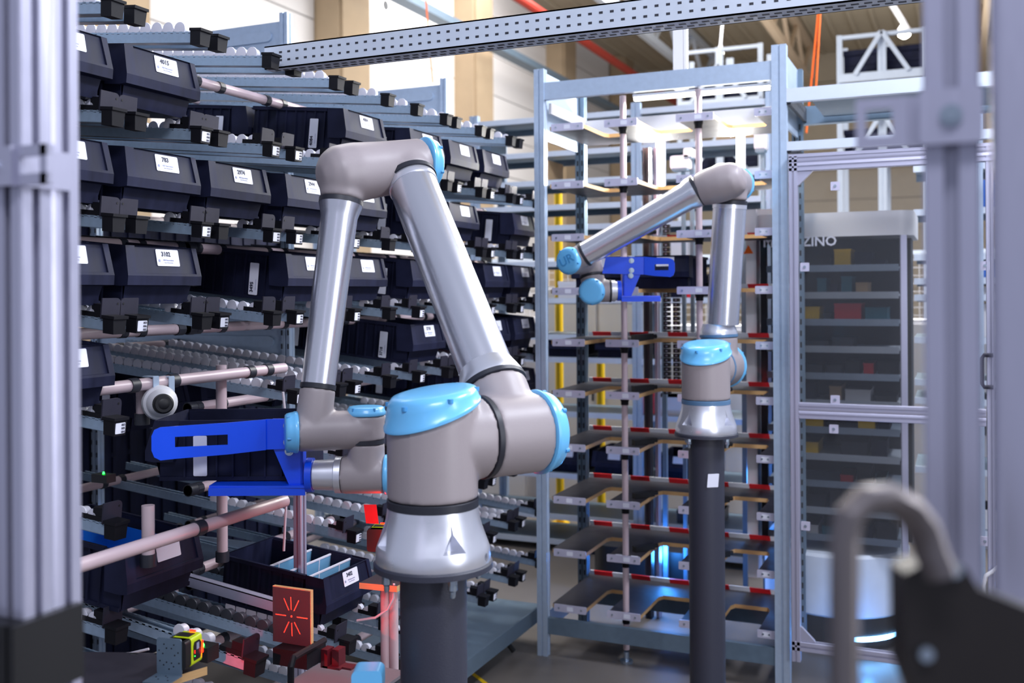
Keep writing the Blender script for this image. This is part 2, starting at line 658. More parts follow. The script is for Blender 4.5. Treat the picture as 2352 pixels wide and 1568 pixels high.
# ------------------------------------------------------------------ left flow rack
XF = -1.85
TILT = 0.10
LANES = [1.73, 2.04, 2.346, 2.695, 3.02, 3.47, 3.79, 4.11, 4.43]
LV = {0: 2.405, 1: 2.143, 2: 1.888, 3: 1.642, 4: 1.398, 5: 1.148, 6: 0.898, 7: 0.648, 8: 0.398}
LVN = ['top', 'second', 'third', 'fourth', 'fifth', 'sixth', 'seventh', 'eighth', 'lowest']
LANEN = ['first', 'second', 'third', 'fourth', 'fifth', 'sixth', 'seventh', 'eighth', 'ninth']
rack = thing('flow_rack', 'galvanised steel flow rack holding the black bins along the left side', 'rack', (XF - 0.3, 3.0, 0))
for Y in (0.7, 1.888, 3.243, 4.57):
    for k, X in enumerate((-2.38, -3.37)):
        me = None
        pm = post_mesh(2.79, 0.036, 0.036)
        o = obj('post', pm.mesh('post', M['galv']), rack, (X - rack.location.x, Y - 3.0, 0))
        sl = slots_mesh(2.5, 0.0, 0.0)
        mb = MB()
        for i in range(46):
            for sx in (-0.015, 0.015):
                mb.box((sx, -0.0205, 0.12 + i * 0.053), (0.006, 0.002, 0.02))
        s_ = obj('slot_holes', mb.mesh('slot_holes', M['dark']), o)
        s_['kind'] = 'stuff'
# ribbed end panels at the top of the frames
for Y in (1.888, 3.243, 4.57):
    for (z0, z1) in ((2.57, 2.76), (1.47, 1.62), (0.55, 0.72)):
        mb = MB()
        yc = Y
        mb.bb((-3.35, yc - 0.006, z0), (-2.40, yc + 0.006, z1))
        for zz in (z0 + (z1 - z0) * 0.30, z0 + (z1 - z0) * 0.72):
            mb.prism(round_rect(0.86, 0.042, 0.02, 4), (-2.87, yc - 0.006, zz), (1, 0, 0), (0, 0, 1), (0, -0.010, 0))
        part('frame_panel', mb, M['galv'], rack)
# cross tubes under the lanes
for lv, z in LV.items():
    for (X, dz) in ((-2.15, -0.045), (-2.9, 0.03)):
        for (ya, yb) in ((1.0, 2.40), (2.42, 3.22), (3.265, 4.54)):
            if lv >= 4 and lv <= 7 and ya < 2.3:
                continue
            zc = z + (XF - X) * TILT + dz - 0.03
            t = thing('cross_tube', 'ivory cross tube under the %s shelf level, %s, %s section' % (LVN[lv], 'front row' if X > -2.5 else 'rear row', {1.0: 'near', 2.42: 'middle', 3.265: 'far'}[ya]), 'tube', (X, ya, zc), group='ivory cross tubes of the flow rack')
            mb = MB()
            mb.cyl((0, 0, 0), (0, yb - ya, 0), 0.016, 12)
            obj('tube', mb.mesh('tube', M['tube']), t)
            mb = MB()
            for q in (0.0, yb - ya - 0.03):
                mb.cyl((0, q, 0), (0, q + 0.03, 0), 0.019, 12)
            for yy in LANES:
                for s_ in (-0.118, 0.118):
                    if ya < yy + s_ < yb - 0.02:
                        mb.cyl((0, yy + s_ - ya - 0.012, 0), (0, yy + s_ - ya + 0.012, 0), 0.0185, 10)
            o = obj('clamp_band', mb.mesh('clamp_band', M['ring']), t)
            o['kind'] = 'stuff'

# ---- roller tracks (local: front end at origin, runs towards -X, centred on y = 0)
TL = 1.25


def rail_mesh(L, mm):
    mb = MB()
    n = int(L / 0.021)
    h, wd, tk = 0.030, 0.030, 0.0015
    for s in (-1, 1):
        y0 = s * wd / 2
        poly = [(0, -h)]
        pts = []
        for i in range(n):
            x = -i * L / n
            pts += [(x, 0.0), (x - L / n * 0.45, 0.0), (x - L / n * 0.5, -0.006), (x - L / n * 0.95, -0.006)]
        poly = [(-L, -h), (0, -h)] + pts
        mb.prism(poly, (0, y0, 0), (1, 0, 0), (0, 0, 1), (0, -s * tk, 0))
        mb.bb((-L, y0, -0.001), (0, y0 - s * 0.006, -0.0045))
    mb.bb((-L, -wd / 2, -h), (0, wd / 2, -h + tk))
    return mb


rail_g = rail_mesh(TL, None).mesh('rail', M['rail'])
mb = rail_mesh(TL, None)
rail_s = rail_mesh(0.75, None).mesh('rail', M['rail'])
# black end cap with a lip
mb = MB()
mb.prism([(-0.0215, 0.006), (-0.018, -0.036), (0.018, -0.036), (0.0215, 0.006)], (-0.03, 0, 0), (0, 1, 0), (0, 0, 1), (0.034, 0, 0))
mb.bb((-0.032, -0.0235, 0.001), (0.008, 0.0235, 0.008))
cap_me = mb.mesh('end_cap', M['cap'])
# nylon wheel: hub with a flange
mb = MB()
mb.lathe((0, -0.014, 0), (0, 1, 0), [(0, 0.010), (0.001, 0.0185), (0.004, 0.0190), (0.0065, 0.0165), (0.022, 0.0150), (0.027, 0.011), (0.029, 0.006)], 18)
wheel_me = mb.mesh('wheel', M['wheel'])
wheel_me2 = mb.mesh('wheel', M['dark'])
# stop bracket: plate with rounded corner and hole, web behind it
def bracket_mesh(side):
    mb = MB()
    poly = [(-0.03, -0.002), (0.03, -0.002)] + [(0.03 - 0.014 + 0.014 * math.cos(a), 0.034 + 0.014 * math.sin(a)) for a in [i * math.pi / 12 for i in range(7)]] + [(-0.03, 0.048)]
    poly = [(x * side, y) for x, y in poly]
    if side < 0:
        poly = poly[::-1]
    mb.prism(poly, (-0.038, side * 0.008, 0), (0, 1, 0), (0, 0, 1), (0.004, 0, 0), M['brk'])
    mb.bb((-0.075, side * 0.004 - 0.018, 0.0), (-0.038, side * 0.004 + 0.014, 0.032), M['cap'])
    mb.bb((-0.11, -0.015, 0.0), (-0.038, 0.015, 0.012), M['cap'])
    mb.cyl((-0.0342, side * 0.028, 0.034), (-0.0332, side * 0.028, 0.034), 0.0028, 10, M['black'])
    return mb.mesh('stop_bracket', None)


brk_me = {s: bracket_mesh(s) for s in (-1, 1)}
mb = MB()
mb.prism(round_rect(0.031, 0.026, 0.002, 2), (0.004, 0, -0.018), (0, 1, 0), (0, 0, 1), (0.0008, 0, 0))
stick_me = mb.mesh('sticker', M['label'])

nlabel = 0


def track(lv, Y, z, x=XF, L='g', wheels=10, w0=0, bracket=0, sticker=None, label='', tilt=TILT, dark=False, grp=None, pink=False):
    t = thing('roller_track', label, 'roller track', (x, Y, z), (0, tilt, 0), grp or 'roller tracks of the flow rack')
    obj('rail', rail_g if L == 'g' else rail_s, t)
    obj('end_cap', cap_me, t)
    for i in range(wheels):
        obj('wheel', wheel_me2 if dark else wheel_me, t, (-0.075 - (w0 + i) * 0.0405, 0, 0.008))
    if bracket:
        obj('stop_bracket', brk_me[bracket], t)
    if sticker:
        s = obj('sticker', stick_me, t)
        for k, g in enumerate(sticker):
            put_text_local(g, 0.008, M['ink'], s, (0.0049, 0.0085, -0.0105 - k * 0.0085), (0, 1, 0), (1, 0, 0), 0.0002)
    return t


BINS = {  # level: {lane: (front text, side text, second bin behind)}
    1: {0: '', 1: '4015', 4: '4084', 5: '', 6: '', 7: ''},
    2: {0: '', 1: '783', 2: '2974', 3: '2944', 4: '', 5: '', 6: '', 8: ''},
    3: {0: '3', 1: '3102', 3: '3495', 4: '', 5: '', 7: '', 8: ''},
    4: {0: '5', 5: '3718', 7: '', 8: ''},
    5: {8: '', 7: ''},
}
for lv, z in LV.items():
    for li, Yc in enumerate(LANES):
        if lv in (4, 5, 6, 7) and li in (1, 2):
            continue
        if lv == 8 and li < 3:
            continue
        if lv in (5, 6) and li == 3:
            continue
        occ = li in BINS.get(lv, {})
        for s in (-1, 1):
            if occ:
                nw = 2
            else:
                nw = 24 if lv in (0, 3, 4) else (18 if lv < 3 else 14)
            if lv in (7, 8):
                nw = 10
            zz = z
            br = 0
            if lv > 0:
                br = s
            stk = None
            if lv > 0 and s == (1 if li in (1, 2) and lv != 3 else -1) or (lv == 4 and li == 0 and s == 1):
                stk = ['003', '%03d' % (8 - lv + 1), '%03d' % (li + 4)]
            if lv == 0 and s == 1 and li == 8:
                continue
            if (lv >= 4 and li == 0 and s == -1):
                continue
            track(lv, Yc + s * 0.118, zz, wheels=nw, bracket=br, sticker=stk,
                  label='roller track on the %s side of the %s lane, %s shelf level' % ('near' if s < 0 else 'far', LANEN[li], LVN[lv]))

# ---- the storage bin (local: front bottom edge at origin, length along -X, width along Y)
BW, BL, BH = 0.270, 0.385, 0.150


def bin_mesh():
    mb = MB()
    w2 = BW / 2
    # front: lower body, overhanging lip band, leaning upper panel with recessed window
    k = 0.0
    m = None
    # lower body front (slightly narrower)
    prof = [(-0.012, 0.0), (-0.006, 0.062)]      # x,z
    lip0, lip1, top = 0.048, 0.076, BH
    # lower box walls
    wl = w2 - 0.016
    mb.add([(-0.022, -wl + 0.006, 0), (-0.022, wl - 0.006, 0), (-0.012, wl, lip0 + 0.004), (-0.012, -wl, lip0 + 0.004)], [(0, 1, 2, 3)])
    # lip band
    xs = 0.010
    mb.add([(-0.012, -w2, lip0), (-0.012, w2, lip0), (xs, w2 - 0.002, lip0 + 0.004), (xs, -w2 + 0.002, lip0 + 0.004),
            (xs, w2 - 0.002, lip1), (xs, -w2 + 0.002, lip1)],
           [(0, 1, 2, 3), (3, 2, 4, 5)])
    # upper leaning frame: outer quad, window recessed
    xt = -0.012
    wt = w2 - 0.008
    fo = [(xs, -w2 + 0.002, lip1), (xs, w2 - 0.002, lip1), (xt, wt, top), (xt, -wt, top)]
    fi = [(xs - 0.0015, -w2 + 0.032, lip1 + 0.006), (xs - 0.0015, w2 - 0.020, lip1 + 0.006), (xt, wt - 0.018, top), (xt, -wt + 0.030, top)]
    fr = [(p[0] - 0.005, p[1] * 0.995, p[2]) for p in fi]
    mb.add(fo + fi + fr, [(0, 1, 5, 4), (1, 2, 6, 5), (3, 0, 4, 7), (4, 5, 9, 8), (5, 6, 10, 9), (7, 4, 8, 11), (8, 9, 10, 11)])
    # side cheeks of the lip and of the upper part
    for s in (-1, 1):
        mb.add([(-0.012, s * w2, lip0), (xs, s * (w2 - 0.002), lip0 + 0.004), (xs, s * (w2 - 0.002), lip1), (xt, s * wt, top), (-0.075, s * wt, top), (-0.060, s * w2, lip0)],
               [(0, 1, 2, 3, 4, 5)])
        mb.add([(-0.012, s * w2, lip0), (-0.060, s * w2, lip0), (-0.060, s * wl, lip0), (-0.012, s * wl, lip0)], [(0, 1, 2, 3)])
        mb.add([(-0.075, s * wt, top), (-0.060, s * w2, lip0), (-0.062, s * wl, lip0), (-0.076, s * (wl), top)], [(0, 1, 2, 3)])
        # side wall with shallow ribs
        L0, L1 = -0.022, -BL
        mb.bb((L1 + 0.004, s * (wl - 0.004), 0), (L0, s * wl, top - 0.004))
        n = 8
        for i in range(n):
            x = -0.085 - i * 0.040
            mb.bb((x - 0.0025, s * wl, 0.008), (x + 0.0025, s * (wl + 0.007), top - 0.006))
        mb.bb((L1, s * wl, top - 0.012), (-0.075, s * (wl + 0.010), top))
        mb.bb((L1 + 0.004, s * (wl - 0.001), 0), (L0, s * (wl + 0.005), 0.010))
    # back, bottom, rim
    mb.bb((-BL, -wl, 0), (-BL + 0.005, wl, top))
    mb.bb((-BL - 0.004, -wl - 0.008, top - 0.012), (-BL + 0.004, wl + 0.008, top))
    mb.bb((-BL, -wl, 0), (-0.022, wl, 0.005))
    # inner face of the front wall
    mb.add([(-0.024, -wl, 0.005), (-0.024, wl, 0.005), (xt - 0.006, wt - 0.006, top), (xt - 0.006, -wt + 0.006, top)], [(0, 3, 2, 1)])
    mb.add([(xt, -wt, top), (xt, wt, top), (xt - 0.006, wt - 0.006, top), (xt - 0.006, -wt + 0.006, top)], [(0, 1, 2, 3)])
    return mb.mesh('body', M['bin'], None, 20)


BIN_ME = bin_mesh()
mb = MB()
LBW, LBH = 0.082, 0.044
mb.prism(round_rect(LBW, LBH, 0.003, 2), (0, 0, 0), (1, 0, 0), (0, 1, 0), (0, 0, 0.0007))
LAB_ME = mb.mesh('label', M['label'])
mb = MB()
mb.prism(round_rect(0.100, 0.034, 0.003, 2), (0, 0, 0), (1, 0, 0), (0, 1, 0), (0, 0, 0.0007))
SLAB_ME = mb.mesh('side_label', M['label'])
mb = MB()
mb.lathe((0, 0, 0), (0, 0, 1), [(0, 0.0040), (0.0004, 0.0040)], 16)
mb.lathe((0, 0, 0.0001), (0, 0, 1), [(0, 0.0024), (0.0006, 0.0024)], 12, None)
EMB_ME = mb.mesh('emblem', M['inkg'])
BINSEQ = 0


def storage_bin(loc, rot, num, side='', label='', front=True, sideface=1, group='black storage bins in the flow rack', small=True):
    t = thing('storage_bin', label, 'bin', loc, rot, group)
    obj('body', BIN_ME, t)
    if front:
        # the window panel leans back: from (0.0085,0.082) to (-0.012,0.150)
        ex = V((0, 1, 0))
        ez = V((0.074, 0, 0.022)).normalized()
        p = V((-0.0075, 0.018, 0.122))
        l = obj('label', LAB_ME, t)
        l.matrix_local = frame(p, ex, ez)
        if num:
            put_text_local(num, 0.0165, M['ink'], l, (-0.006, 0.009, 0.0008), (1, 0, 0), (0, 0, 1), 0.0007)
        if small:
            put_text_local('NEOinnovation', 0.0060, M['inkg'], l, (0.001, -0.0065, 0.0008), (1, 0, 0), (0, 0, 1), 0.0001)
            put_text_local('Smart Warehousing', 0.0038, M['inkg'], l, (0.001, -0.0130, 0.0008), (1, 0, 0), (0, 0, 1))
            e = obj('emblem', EMB_ME, l)
            e.location = (-0.032, -0.008, 0.0006)
    if side is not None:
        s = obj('side_label', SLAB_ME, t)
        s.matrix_local = frame((-0.125, -sideface * (BW / 2 - 0.008), 0.062), (0, 0, 1), (0, -sideface, 0))
        if side:
            put_text_local(side, 0.0165, M['ink'], s, (-0.026, 0.006, 0.0008), (1, 0, 0), (0, 0, 1), 0.0007)
            put_text_local('NEOinnovation', 0.0055, M['inkg'], s, (-0.018, -0.009, 0.0008), (1, 0, 0), (0, 0, 1))
    return t


BZ = 0.028
for lv, d in BINS.items():
    for li, num in d.items():
        z = LV[lv]
        x = XF - 0.045
        known = num if len(num) > 2 else ''
        lab = ('black storage bin labelled %s, %s lane of the %s shelf level' % (known, LANEN[li], LVN[lv])) if known else \
            'black storage bin with white label in the %s lane of the %s shelf level' % (LANEN[li], LVN[lv])
        front = num if lv != 3 or li != 3 else ''
        storage_bin((x, LANES[li], z + BZ + 0.0045), (0, TILT, 0), front, num if known else '', lab)
        # next bin queued behind it
        if not (lv == 1 and li in (5, 6, 7)):
            dx = BL + 0.02
            storage_bin((x - dx, LANES[li], z + BZ + 0.0045 + dx * TILT), (0, TILT, 0), '', '', 'second black bin queued behind the front one, %s lane, %s shelf level' % (LANEN[li], LVN[lv]), front=False, group='queued bins of the flow rack')
# bins further back in the empty lanes
for lv, li in ((2, 7), (3, 2), (3, 6), (5, 3), (5, 4), (5, 5), (5, 6), (6, 5), (6, 6), (1, 2), (1, 3)):
    dx = 0.62
    if lv == 1:
        continue
    storage_bin((XF - 0.045 - dx, LANES[li], LV[lv] + BZ + 0.0045 + dx * TILT), (0, TILT, 0), '', '', 'black bin standing far back in the open %s lane, %s shelf level' % (LANEN[li], LVN[lv]), front=True, group='bins far back in open lanes', small=False)
# added dark ribbed sheets: hide the bright wall and stand in for rack shade
for k, (z0, z1) in enumerate(((0.05, 1.0), (1.0, 1.45), (1.62, 2.03))):
    mb = MB()
    mb.bb((-3.42, 1.0, z0), (-3.40, 4.6, z1))
    for i in range(36):
        mb.bb((-3.40, 1.05 + i * 0.1, z0 + 0.01), (-3.392, 1.07 + i * 0.1, z1 - 0.01))
    part('dark_backing_sheet', mb, M['bin'], rack)

# ------------------------------------------------------------------ overhead perforated beam at y = 2.52
t = thing('perforated_beam', 'long perforated galvanised beam crossing overhead from the flow rack post to the right', 'beam', (XF, 2.60, 2.40))
mb = MB()
mb.bb((-1.93, 2.52, 2.385), (0.75, 2.524, 2.455))
mb.bb((-1.93, 2.52, 2.451), (0.75, 2.60, 2.455))
mb.bb((-1.93, 2.52, 2.385), (0.75, 2.60, 2.389))
mb.bb((-1.93, 2.596, 2.385), (0.75, 2.60, 2.44))
part('channel', mb, M['wht2'], t)
mb = MB()
for i in range(88):
    x = -1.90 + i * 0.03
    for zz in (2.408, 2.432):
        mb.box((x, 2.5195, zz), (0.010, 0.001, 0.006))
    mb.box((x, 2.548, 2.3845), (0.018, 0.010, 0.001))
    mb.box((x + 0.015, 2.575, 2.3845), (0.018, 0.010, 0.001))
part('slot_holes', mb, M['dark'], t, stuff=True)
# white cable duct hanging down through the beam, and the horizontal duct it meets
t = thing('cable_duct', 'white upright cable duct hanging beside the lit beam', 'duct', P(1560, 215, 4.95))
a = P(1560, -30, 4.9)
b = P(1560, 205, 4.9)
mb = MB()
mb.bar(b, (b.x, b.y, a.z), 0.048, 0.04, None, V((0, 1, 0)))
mb.bar((b.x + 0.035, b.y, b.z), (b.x + 0.035, b.y, a.z - 0.1), 0.015, 0.03, None, V((0, 1, 0)))
part('duct', mb, M['white'], t)
# ------------------------------------------------------------------ robots
def lathe_k(mb, o, ax, prof, kv, seg=40, m=None):
    """lathe whose rings are sheared by kv * factor: prof = [(s, r, factor)]"""
    o = V(o)
    ax = V(ax).normalized()
    t = V((0, 0, 1)) if abs(ax.z) < 0.9 else V((1, 0, 0))
    e1 = ax.cross(t).normalized()
    e2 = ax.cross(e1).normalized()
    vs = []
    for (d, r, k) in prof:
        for i in range(seg):
            th = 2 * math.pi * i / seg
            q = e1 * (math.cos(th) * r) + e2 * (math.sin(th) * r)
            vs.append(o + ax * (d + q.dot(kv) * k) + q)
    fs = []
    n = len(prof)
    for k in range(n - 1):
        for i in range(seg):
            j = (i + 1) % seg
            fs.append((k * seg + i, k * seg + j, (k + 1) * seg + j, (k + 1) * seg + i))
    fs.append(tuple(range(seg - 1, -1, -1)))
    fs.append(tuple((n - 1) * seg + i for i in range(seg)))
    return mb.add(vs, fs, m)


def shell(name, mb, m, parent, voxel=0.0045, it=10):
    """several closed solids fused into one smooth skin"""
    o = part(name, mb, m, parent, smooth=0)
    r = o.modifiers.new('fuse', 'REMESH')
    r.mode = 'VOXEL'
    r.voxel_size = voxel
    r.use_smooth_shade = True
    s = o.modifiers.new('relax', 'SMOOTH')
    s.factor = 0.6
    s.iterations = it
    return o


ZERO = V((0, 0, 0))


def cover(parent, o, ax, r, h, kv=ZERO, notches=5, logo=None, name='joint_cover', rot0=0.4):
    """light blue cover with a lip ring, rounded shoulder, flat top and screw recesses"""
    ax = V(ax).normalized()
    mb = MB()
    lathe_k(mb, o, ax, [(0.0, r * 1.005, 1), (0.002, r * 1.045, 1), (0.008, r * 1.05, 1), (0.011, r * 1.015, 1), (h * 0.62, r * 0.985, 0.8), (h * 0.82, r * 0.95, 0.6), (h * 0.95, r * 0.87, 0.5), (h * 0.985, r * 0.70, 0.45), (h, r * 0.3, 0.45)], kv, 48)
    c = part(name, mb, M['rblue'], parent, smooth=50)
    t = V((0, 0, 1)) if abs(ax.z) < 0.9 else V((1, 0, 0))
    e1 = ax.cross(t).normalized()
    e2 = ax.cross(e1).normalized()
    mb = MB()
    for i in range(notches):
        th = rot0 + 2 * math.pi * i / notches
        q = e1 * math.cos(th) + e2 * math.sin(th)
        p = V(o) + q * (r * 0.955) + ax * (h * 0.79 + (q * r * 0.955).dot(kv) * 0.62)
        mb.cyl(p - ax * 0.006, p + ax * 0.0025, 0.0055 * r / 0.09, 12)
    n_ = part('screw_recess', mb, M['rblued'], c, stuff=True)
    if logo:
        put_text(logo[0], r * 0.95, M['rblued'], c, V(o) + ax * (h + 0.0003), logo[1], ax, 0.001, 'emblem')
    return c


def fixn(me):
    import bmesh
    b = bmesh.new()
    b.from_mesh(me)
    bmesh.ops.recalc_face_normals(b, faces=b.faces)
    b.to_mesh(me)
    b.free()


def boolean_cut(mb_base, cutters, name, m):
    bm_ = mb_base.mesh(name, m, None, 0)
    fixn(bm_)
    a = obj('tmp_base', bm_)
    mods = []
    objs = []
    for c in cutters:
        cm = c.mesh('cut', m, None, 0)
        fixn(cm)
        b = obj('tmp_cut', cm)
        objs.append(b)
        md = a.modifiers.new('b', 'BOOLEAN')
        md.operation = 'DIFFERENCE'
        md.object = b
        md.solver = 'EXACT'
    dg = bpy.context.evaluated_depsgraph_get()
    me = bpy.data.meshes.new_from_object(a.evaluated_get(dg))
    me.name = name
    for b in objs:
        bpy.data.objects.remove(b)
    bpy.data.objects.remove(a)
    me.polygons.foreach_set('use_smooth', [True] * len(me.polygons))
    me.set_sharp_from_angle(angle=math.radians(35))
    return me


def robot_base(t, c, az, label_sticker=False):
    """pedestal, flange plate, bolts and the aluminium casting with four pockets; c = centre on the plate top"""
    mb = MB()
    mb.cyl((c.x, c.y, 0.02), (c.x, c.y, c.z - 0.012), 0.0695, 48)
    pd = part('pedestal', mb, M['ped'], t)
    mb = MB()
    mb.bb((c.x - 0.16, c.y - 0.16, 0.0), (c.x + 0.16, c.y + 0.16, 0.02))
    part('floor_plate', mb, M['ped'], t)
    mb = MB()
    mb.lathe((c.x, c.y, c.z - 0.014), U_, [(0, 0.1235), (0.011, 0.1235), (0.014, 0.121)], 64)
    part('mounting_plate', mb, M['ped'], t)
    base = MB()
    base.lathe((0, 0, 0), U_, [(0, 0.1185), (0.003, 0.1195), (0.026, 0.118), (0.034, 0.1155), (0.05, 0.1095), (0.07, 0.1025), (0.088, 0.0975), (0.100, 0.0955), (0.112, 0.094)], 72)
    cuts = []
    for i in range(4):
        a = az + i * math.pi / 2
        d = V((math.cos(a), math.sin(a), 0))
        cb = MB()
        cb.lathe(d * 0.127 + V((0, 0, 0.036)), U_, [(0, 0.026), (0.056, 0.0235)], 20, None, None)
        cb = MB()
        e = V((-d.y, d.x, 0))
        # pocket: triangular, its floor flat, its sides closing towards the top
        b0 = d * 0.084
        vs = [b0 + e * 0.004 + V((0, 0, .036)), b0 - e * 0.004 + V((0, 0, .036)), d * 0.140 - e * 0.046 + V((0, 0, .036)), d * 0.140 + e * 0.046 + V((0, 0, .036)),
              d * 0.0935 + V((0, 0, 0.094)), d * 0.115 - e * 0.0015 + V((0, 0, 0.100)), d * 0.115 + e * 0.0015 + V((0, 0, 0.100))]
        cb.add(vs, [(0, 1, 2, 3), (0, 4, 1), (1, 4, 5, 2), (3, 2, 5, 6), (0, 3, 6, 4), (4, 6, 5)])
        cuts.append(cb)
    a = az + math.pi / 4 - 0.02
    for k in (0, 1):
        d = V((math.cos(a + k * math.pi), math.sin(a + k * math.pi), 0))
        cb = MB()
        cb.cyl(d * 0.10 + V((0, 0, 0.014)), d * 0.13 + V((0, 0, 0.014)), 0.0085, 16)
        cuts.append(cb)
    me = boolean_cut(base, cuts, 'base_casting', M['cast'])
    o = obj('base_casting', me, t, c - V(t.location))
    mb = MB()
    for k in (0, 1):
        d = V((math.cos(a + k * math.pi), math.sin(a + k * math.pi), 0))
        mb.cyl(c + d * 0.1005 + V((0, 0, 0.014)), c + d * 0.1015 + V((0, 0, 0.014)), 0.0083, 16)
    part('cable_port', mb, M['black'], o)
    for i in range(4):
        a2 = az + i * math.pi / 2
        d = V((math.cos(a2), math.sin(a2), 0)) * 0.102
        q = c + d
        mb = MB()
        z = -0.014
        mb.cyl(q + V((0, 0, z - 0.004)), q + V((0, 0, z)), 0.012, 20)
        mb.cyl(q + V((0, 0, z - 0.013)), q + V((0, 0, z - 0.004)), 0.0095, 6)
        mb.lathe(q + V((0, 0, z - 0.013)), (0, 0, -1), [(0, 0.0095), (0.010, 0.0095), (0.014, 0.006), (0.022, 0.006), (0.026, 0.004)], 12)
        part('bolt', mb, M['zinc'], t)
    # ring and turning body
    mb = MB()
    mb.lathe(c + V((0, 0, 0.1115)), U_, [(0, 0.0935), (0.001, 0.0955), (0.016, 0.0955), (0.0175, 0.0935)], 64)
    return mb


def arm_robot(t, c, az, beta, psi, La, ringm, br=0.088, logo=False):
    mb = robot_base(t, c, az)
    part('joint_ring', mb, ringm, t)
    b = (R_ * math.cos(beta) + F_ * math.sin(beta)).normalized()
    p = (F_ * math.cos(beta) - R_ * math.sin(beta)).normalized()
    C1 = c + V((0, 0, 0.245))
    mb = MB()
    kv = b * 0.33
    lathe_k(mb, c + V((0, 0, 0.129)), U_, [(0, 0.0945, 0), (0.172, 0.0945, 1)], kv, 48)
    mb.lathe(C1, b, [(0, br - 0.003), (0.112, br)], 48)
    shell('shoulder_body', mb, M['rgrey'], t)
    cover(t, c + V((0, 0, 0.299)), U_, 0.0965, 0.052, kv, 6, rot0=0.9)
    mb = MB()
    mb.lathe(C1, b, [(0.112, br - 0.001), (0.113, br + 0.001), (0.124, br + 0.001), (0.125, br - 0.001)], 56)
    part('joint_ring', mb, ringm, t)
    C2 = C1 + b * 0.195
    wdir = (U_ * math.cos(psi) + p * math.sin(psi)).normalized()
    mb = MB()
    mb.lathe(C1, b, [(0.125, br), (0.255, br)], 48)
    mb.lathe(C2, wdir, [(0, 0.072), (0.120, 0.0755)], 48)
    shell('upper_arm_root', mb, M['rgrey'], t)
    cover(t, C1 + b * 0.2545, b, br + 0.001, 0.042, ZERO, 6)
    mb = MB()
    mb.lathe(C2, wdir, [(0.120, 0.076), (0.121, 0.078), (0.131, 0.078), (0.132, 0.076)], 56)
    part('joint_ring', mb, ringm, t)
    mb = MB()
    mb.lathe(C2, wdir, [(0.132, 0.0765), (0.137, 0.0765), (0.150, 0.0725), (0.168, 0.066), (0.176, 0.0635)], 56)
    part('arm_collar', mb, M['cast'], t)
    return b, p, C1, C2, wdir


# ---- front robot (fast moving in the photograph, here at rest)
fb = P(995, 1281, 2.10)
fb = V((fb.x, fb.y, 1.147))
t = thing('robot_arm', 'large grey and light blue robot arm on charcoal pedestal in the foreground', 'robot', (fb.x, fb.y, 0))
azc = math.atan2(-fb.y, -fb.x)      # direction towards the camera
b, p, C1, C2, wd = arm_robot(t, fb, azc + math.radians(22), math.radians(32), math.radians(39), 0.86, M['ring'])
Ltop = 0.765
mb = MB()
mb.lathe(C2, wd, [(0.176, 0.0625), (Ltop, 0.0625)], 56)
part('upper_arm_tube', mb, M['alur'], t)
mb = MB()
mb.lathe(C2, wd, [(Ltop - 0.02, 0.0635), (Ltop - 0.018, 0.065), (Ltop - 0.002, 0.065), (Ltop, 0.064)], 56)
part('arm_collar', mb, M['cast'], t)
mb = MB()
mb.lathe(C2, wd, [(Ltop, 0.066), (Ltop + 0.001, 0.068), (Ltop + 0.014, 0.068), (Ltop + 0.015, 0.066)], 56)
part('joint_ring', mb, M['ring'], t)
E = C2 + wd * (Ltop + 0.072)
mb = MB()
E2 = E - b * 0.165 + V((0, 0, -0.028))
bt = (E2 - E).normalized()
mb.lathe(C2, wd, [(Ltop + 0.015, 0.065), (Ltop + 0.072, 0.063)], 48)
mb.lathe(E + b * 0.055, bt, [(0, 0.068), (0.12, 0.071), (0.20, 0.076), (0.25, 0.072), (0.275, 0.056), (0.293, 0.03)], 48)
W1 = P(726, 924, 2.46)
fd = (W1 - E2).normalized()
mb.lathe(E2 - fd * 0.02, fd, [(0, 0.060), (0.10, 0.054)], 40)
shell('elbow_body', mb, M['rgrey'], t, 0.004, 28)
cover(t, E + b * 0.0545, b, 0.0685, 0.036, ZERO, 6)
fl = (W1 - E2).length
mb = MB()
mb.lathe(E2, fd, [(0.080, 0.0555), (0.092, 0.0555)], 48)
part('joint_ring', mb, M['ring'], t)
mb = MB()
mb.lathe(E2, fd, [(0.092, 0.055), (0.11, 0.05), (0.125, 0.046), (fl - 0.045, 0.0415)], 48)
part('forearm_tube', mb, M['alur'], t)
mb = MB()
mb.lathe(E2, fd, [(fl - 0.045, 0.0435), (fl - 0.033, 0.0435)], 48)
part('joint_ring', mb, M['ring'], t)
# wrist 1: horizontal, cover on its left end
Wc = W1 + fd * 0.07
lft = (-R_ * 0.96 - F_ * 0.28).normalized()
mb = MB()
mb.lathe(E2, fd, [(fl - 0.033, 0.043), (fl + 0.07, 0.045)], 40)
mb.lathe(Wc + lft * 0.035, -lft, [(0, 0.0475), (0.175, 0.0475)], 40)
Wd = Wc - lft * 0.13
mb.lathe(Wd + V((0, 0, 0.035)), (0, 0, -1), [(0, 0.0455), (0.06, 0.0455)], 40)
shell('wrist_body', mb, M['rgrey'], t, 0.004, 8)
cover(t, Wc + lft * 0.0345, lft, 0.048, 0.032, ZERO, 5)
cover(t, Wd + V((0, 0, 0.0345)), U_, 0.046, 0.022, ZERO, 5)
mb = MB()
mb.lathe(Wd, (0, 0, -1), [(0.024, 0.046), (0.034, 0.046)], 40)
part('joint_ring', mb, M['ring'], t)
Wk = Wd + V((0, 0, -0.112))
mb = MB()
mb.lathe(Wd, (0, 0, -1), [(0.034, 0.045), (0.117, 0.045)], 40)
mb.lathe(Wk + R_ * 0.045, -R_, [(0, 0.046), (0.105, 0.046)], 40)
shell('wrist_body', mb, M['rgrey'], t, 0.004, 8)
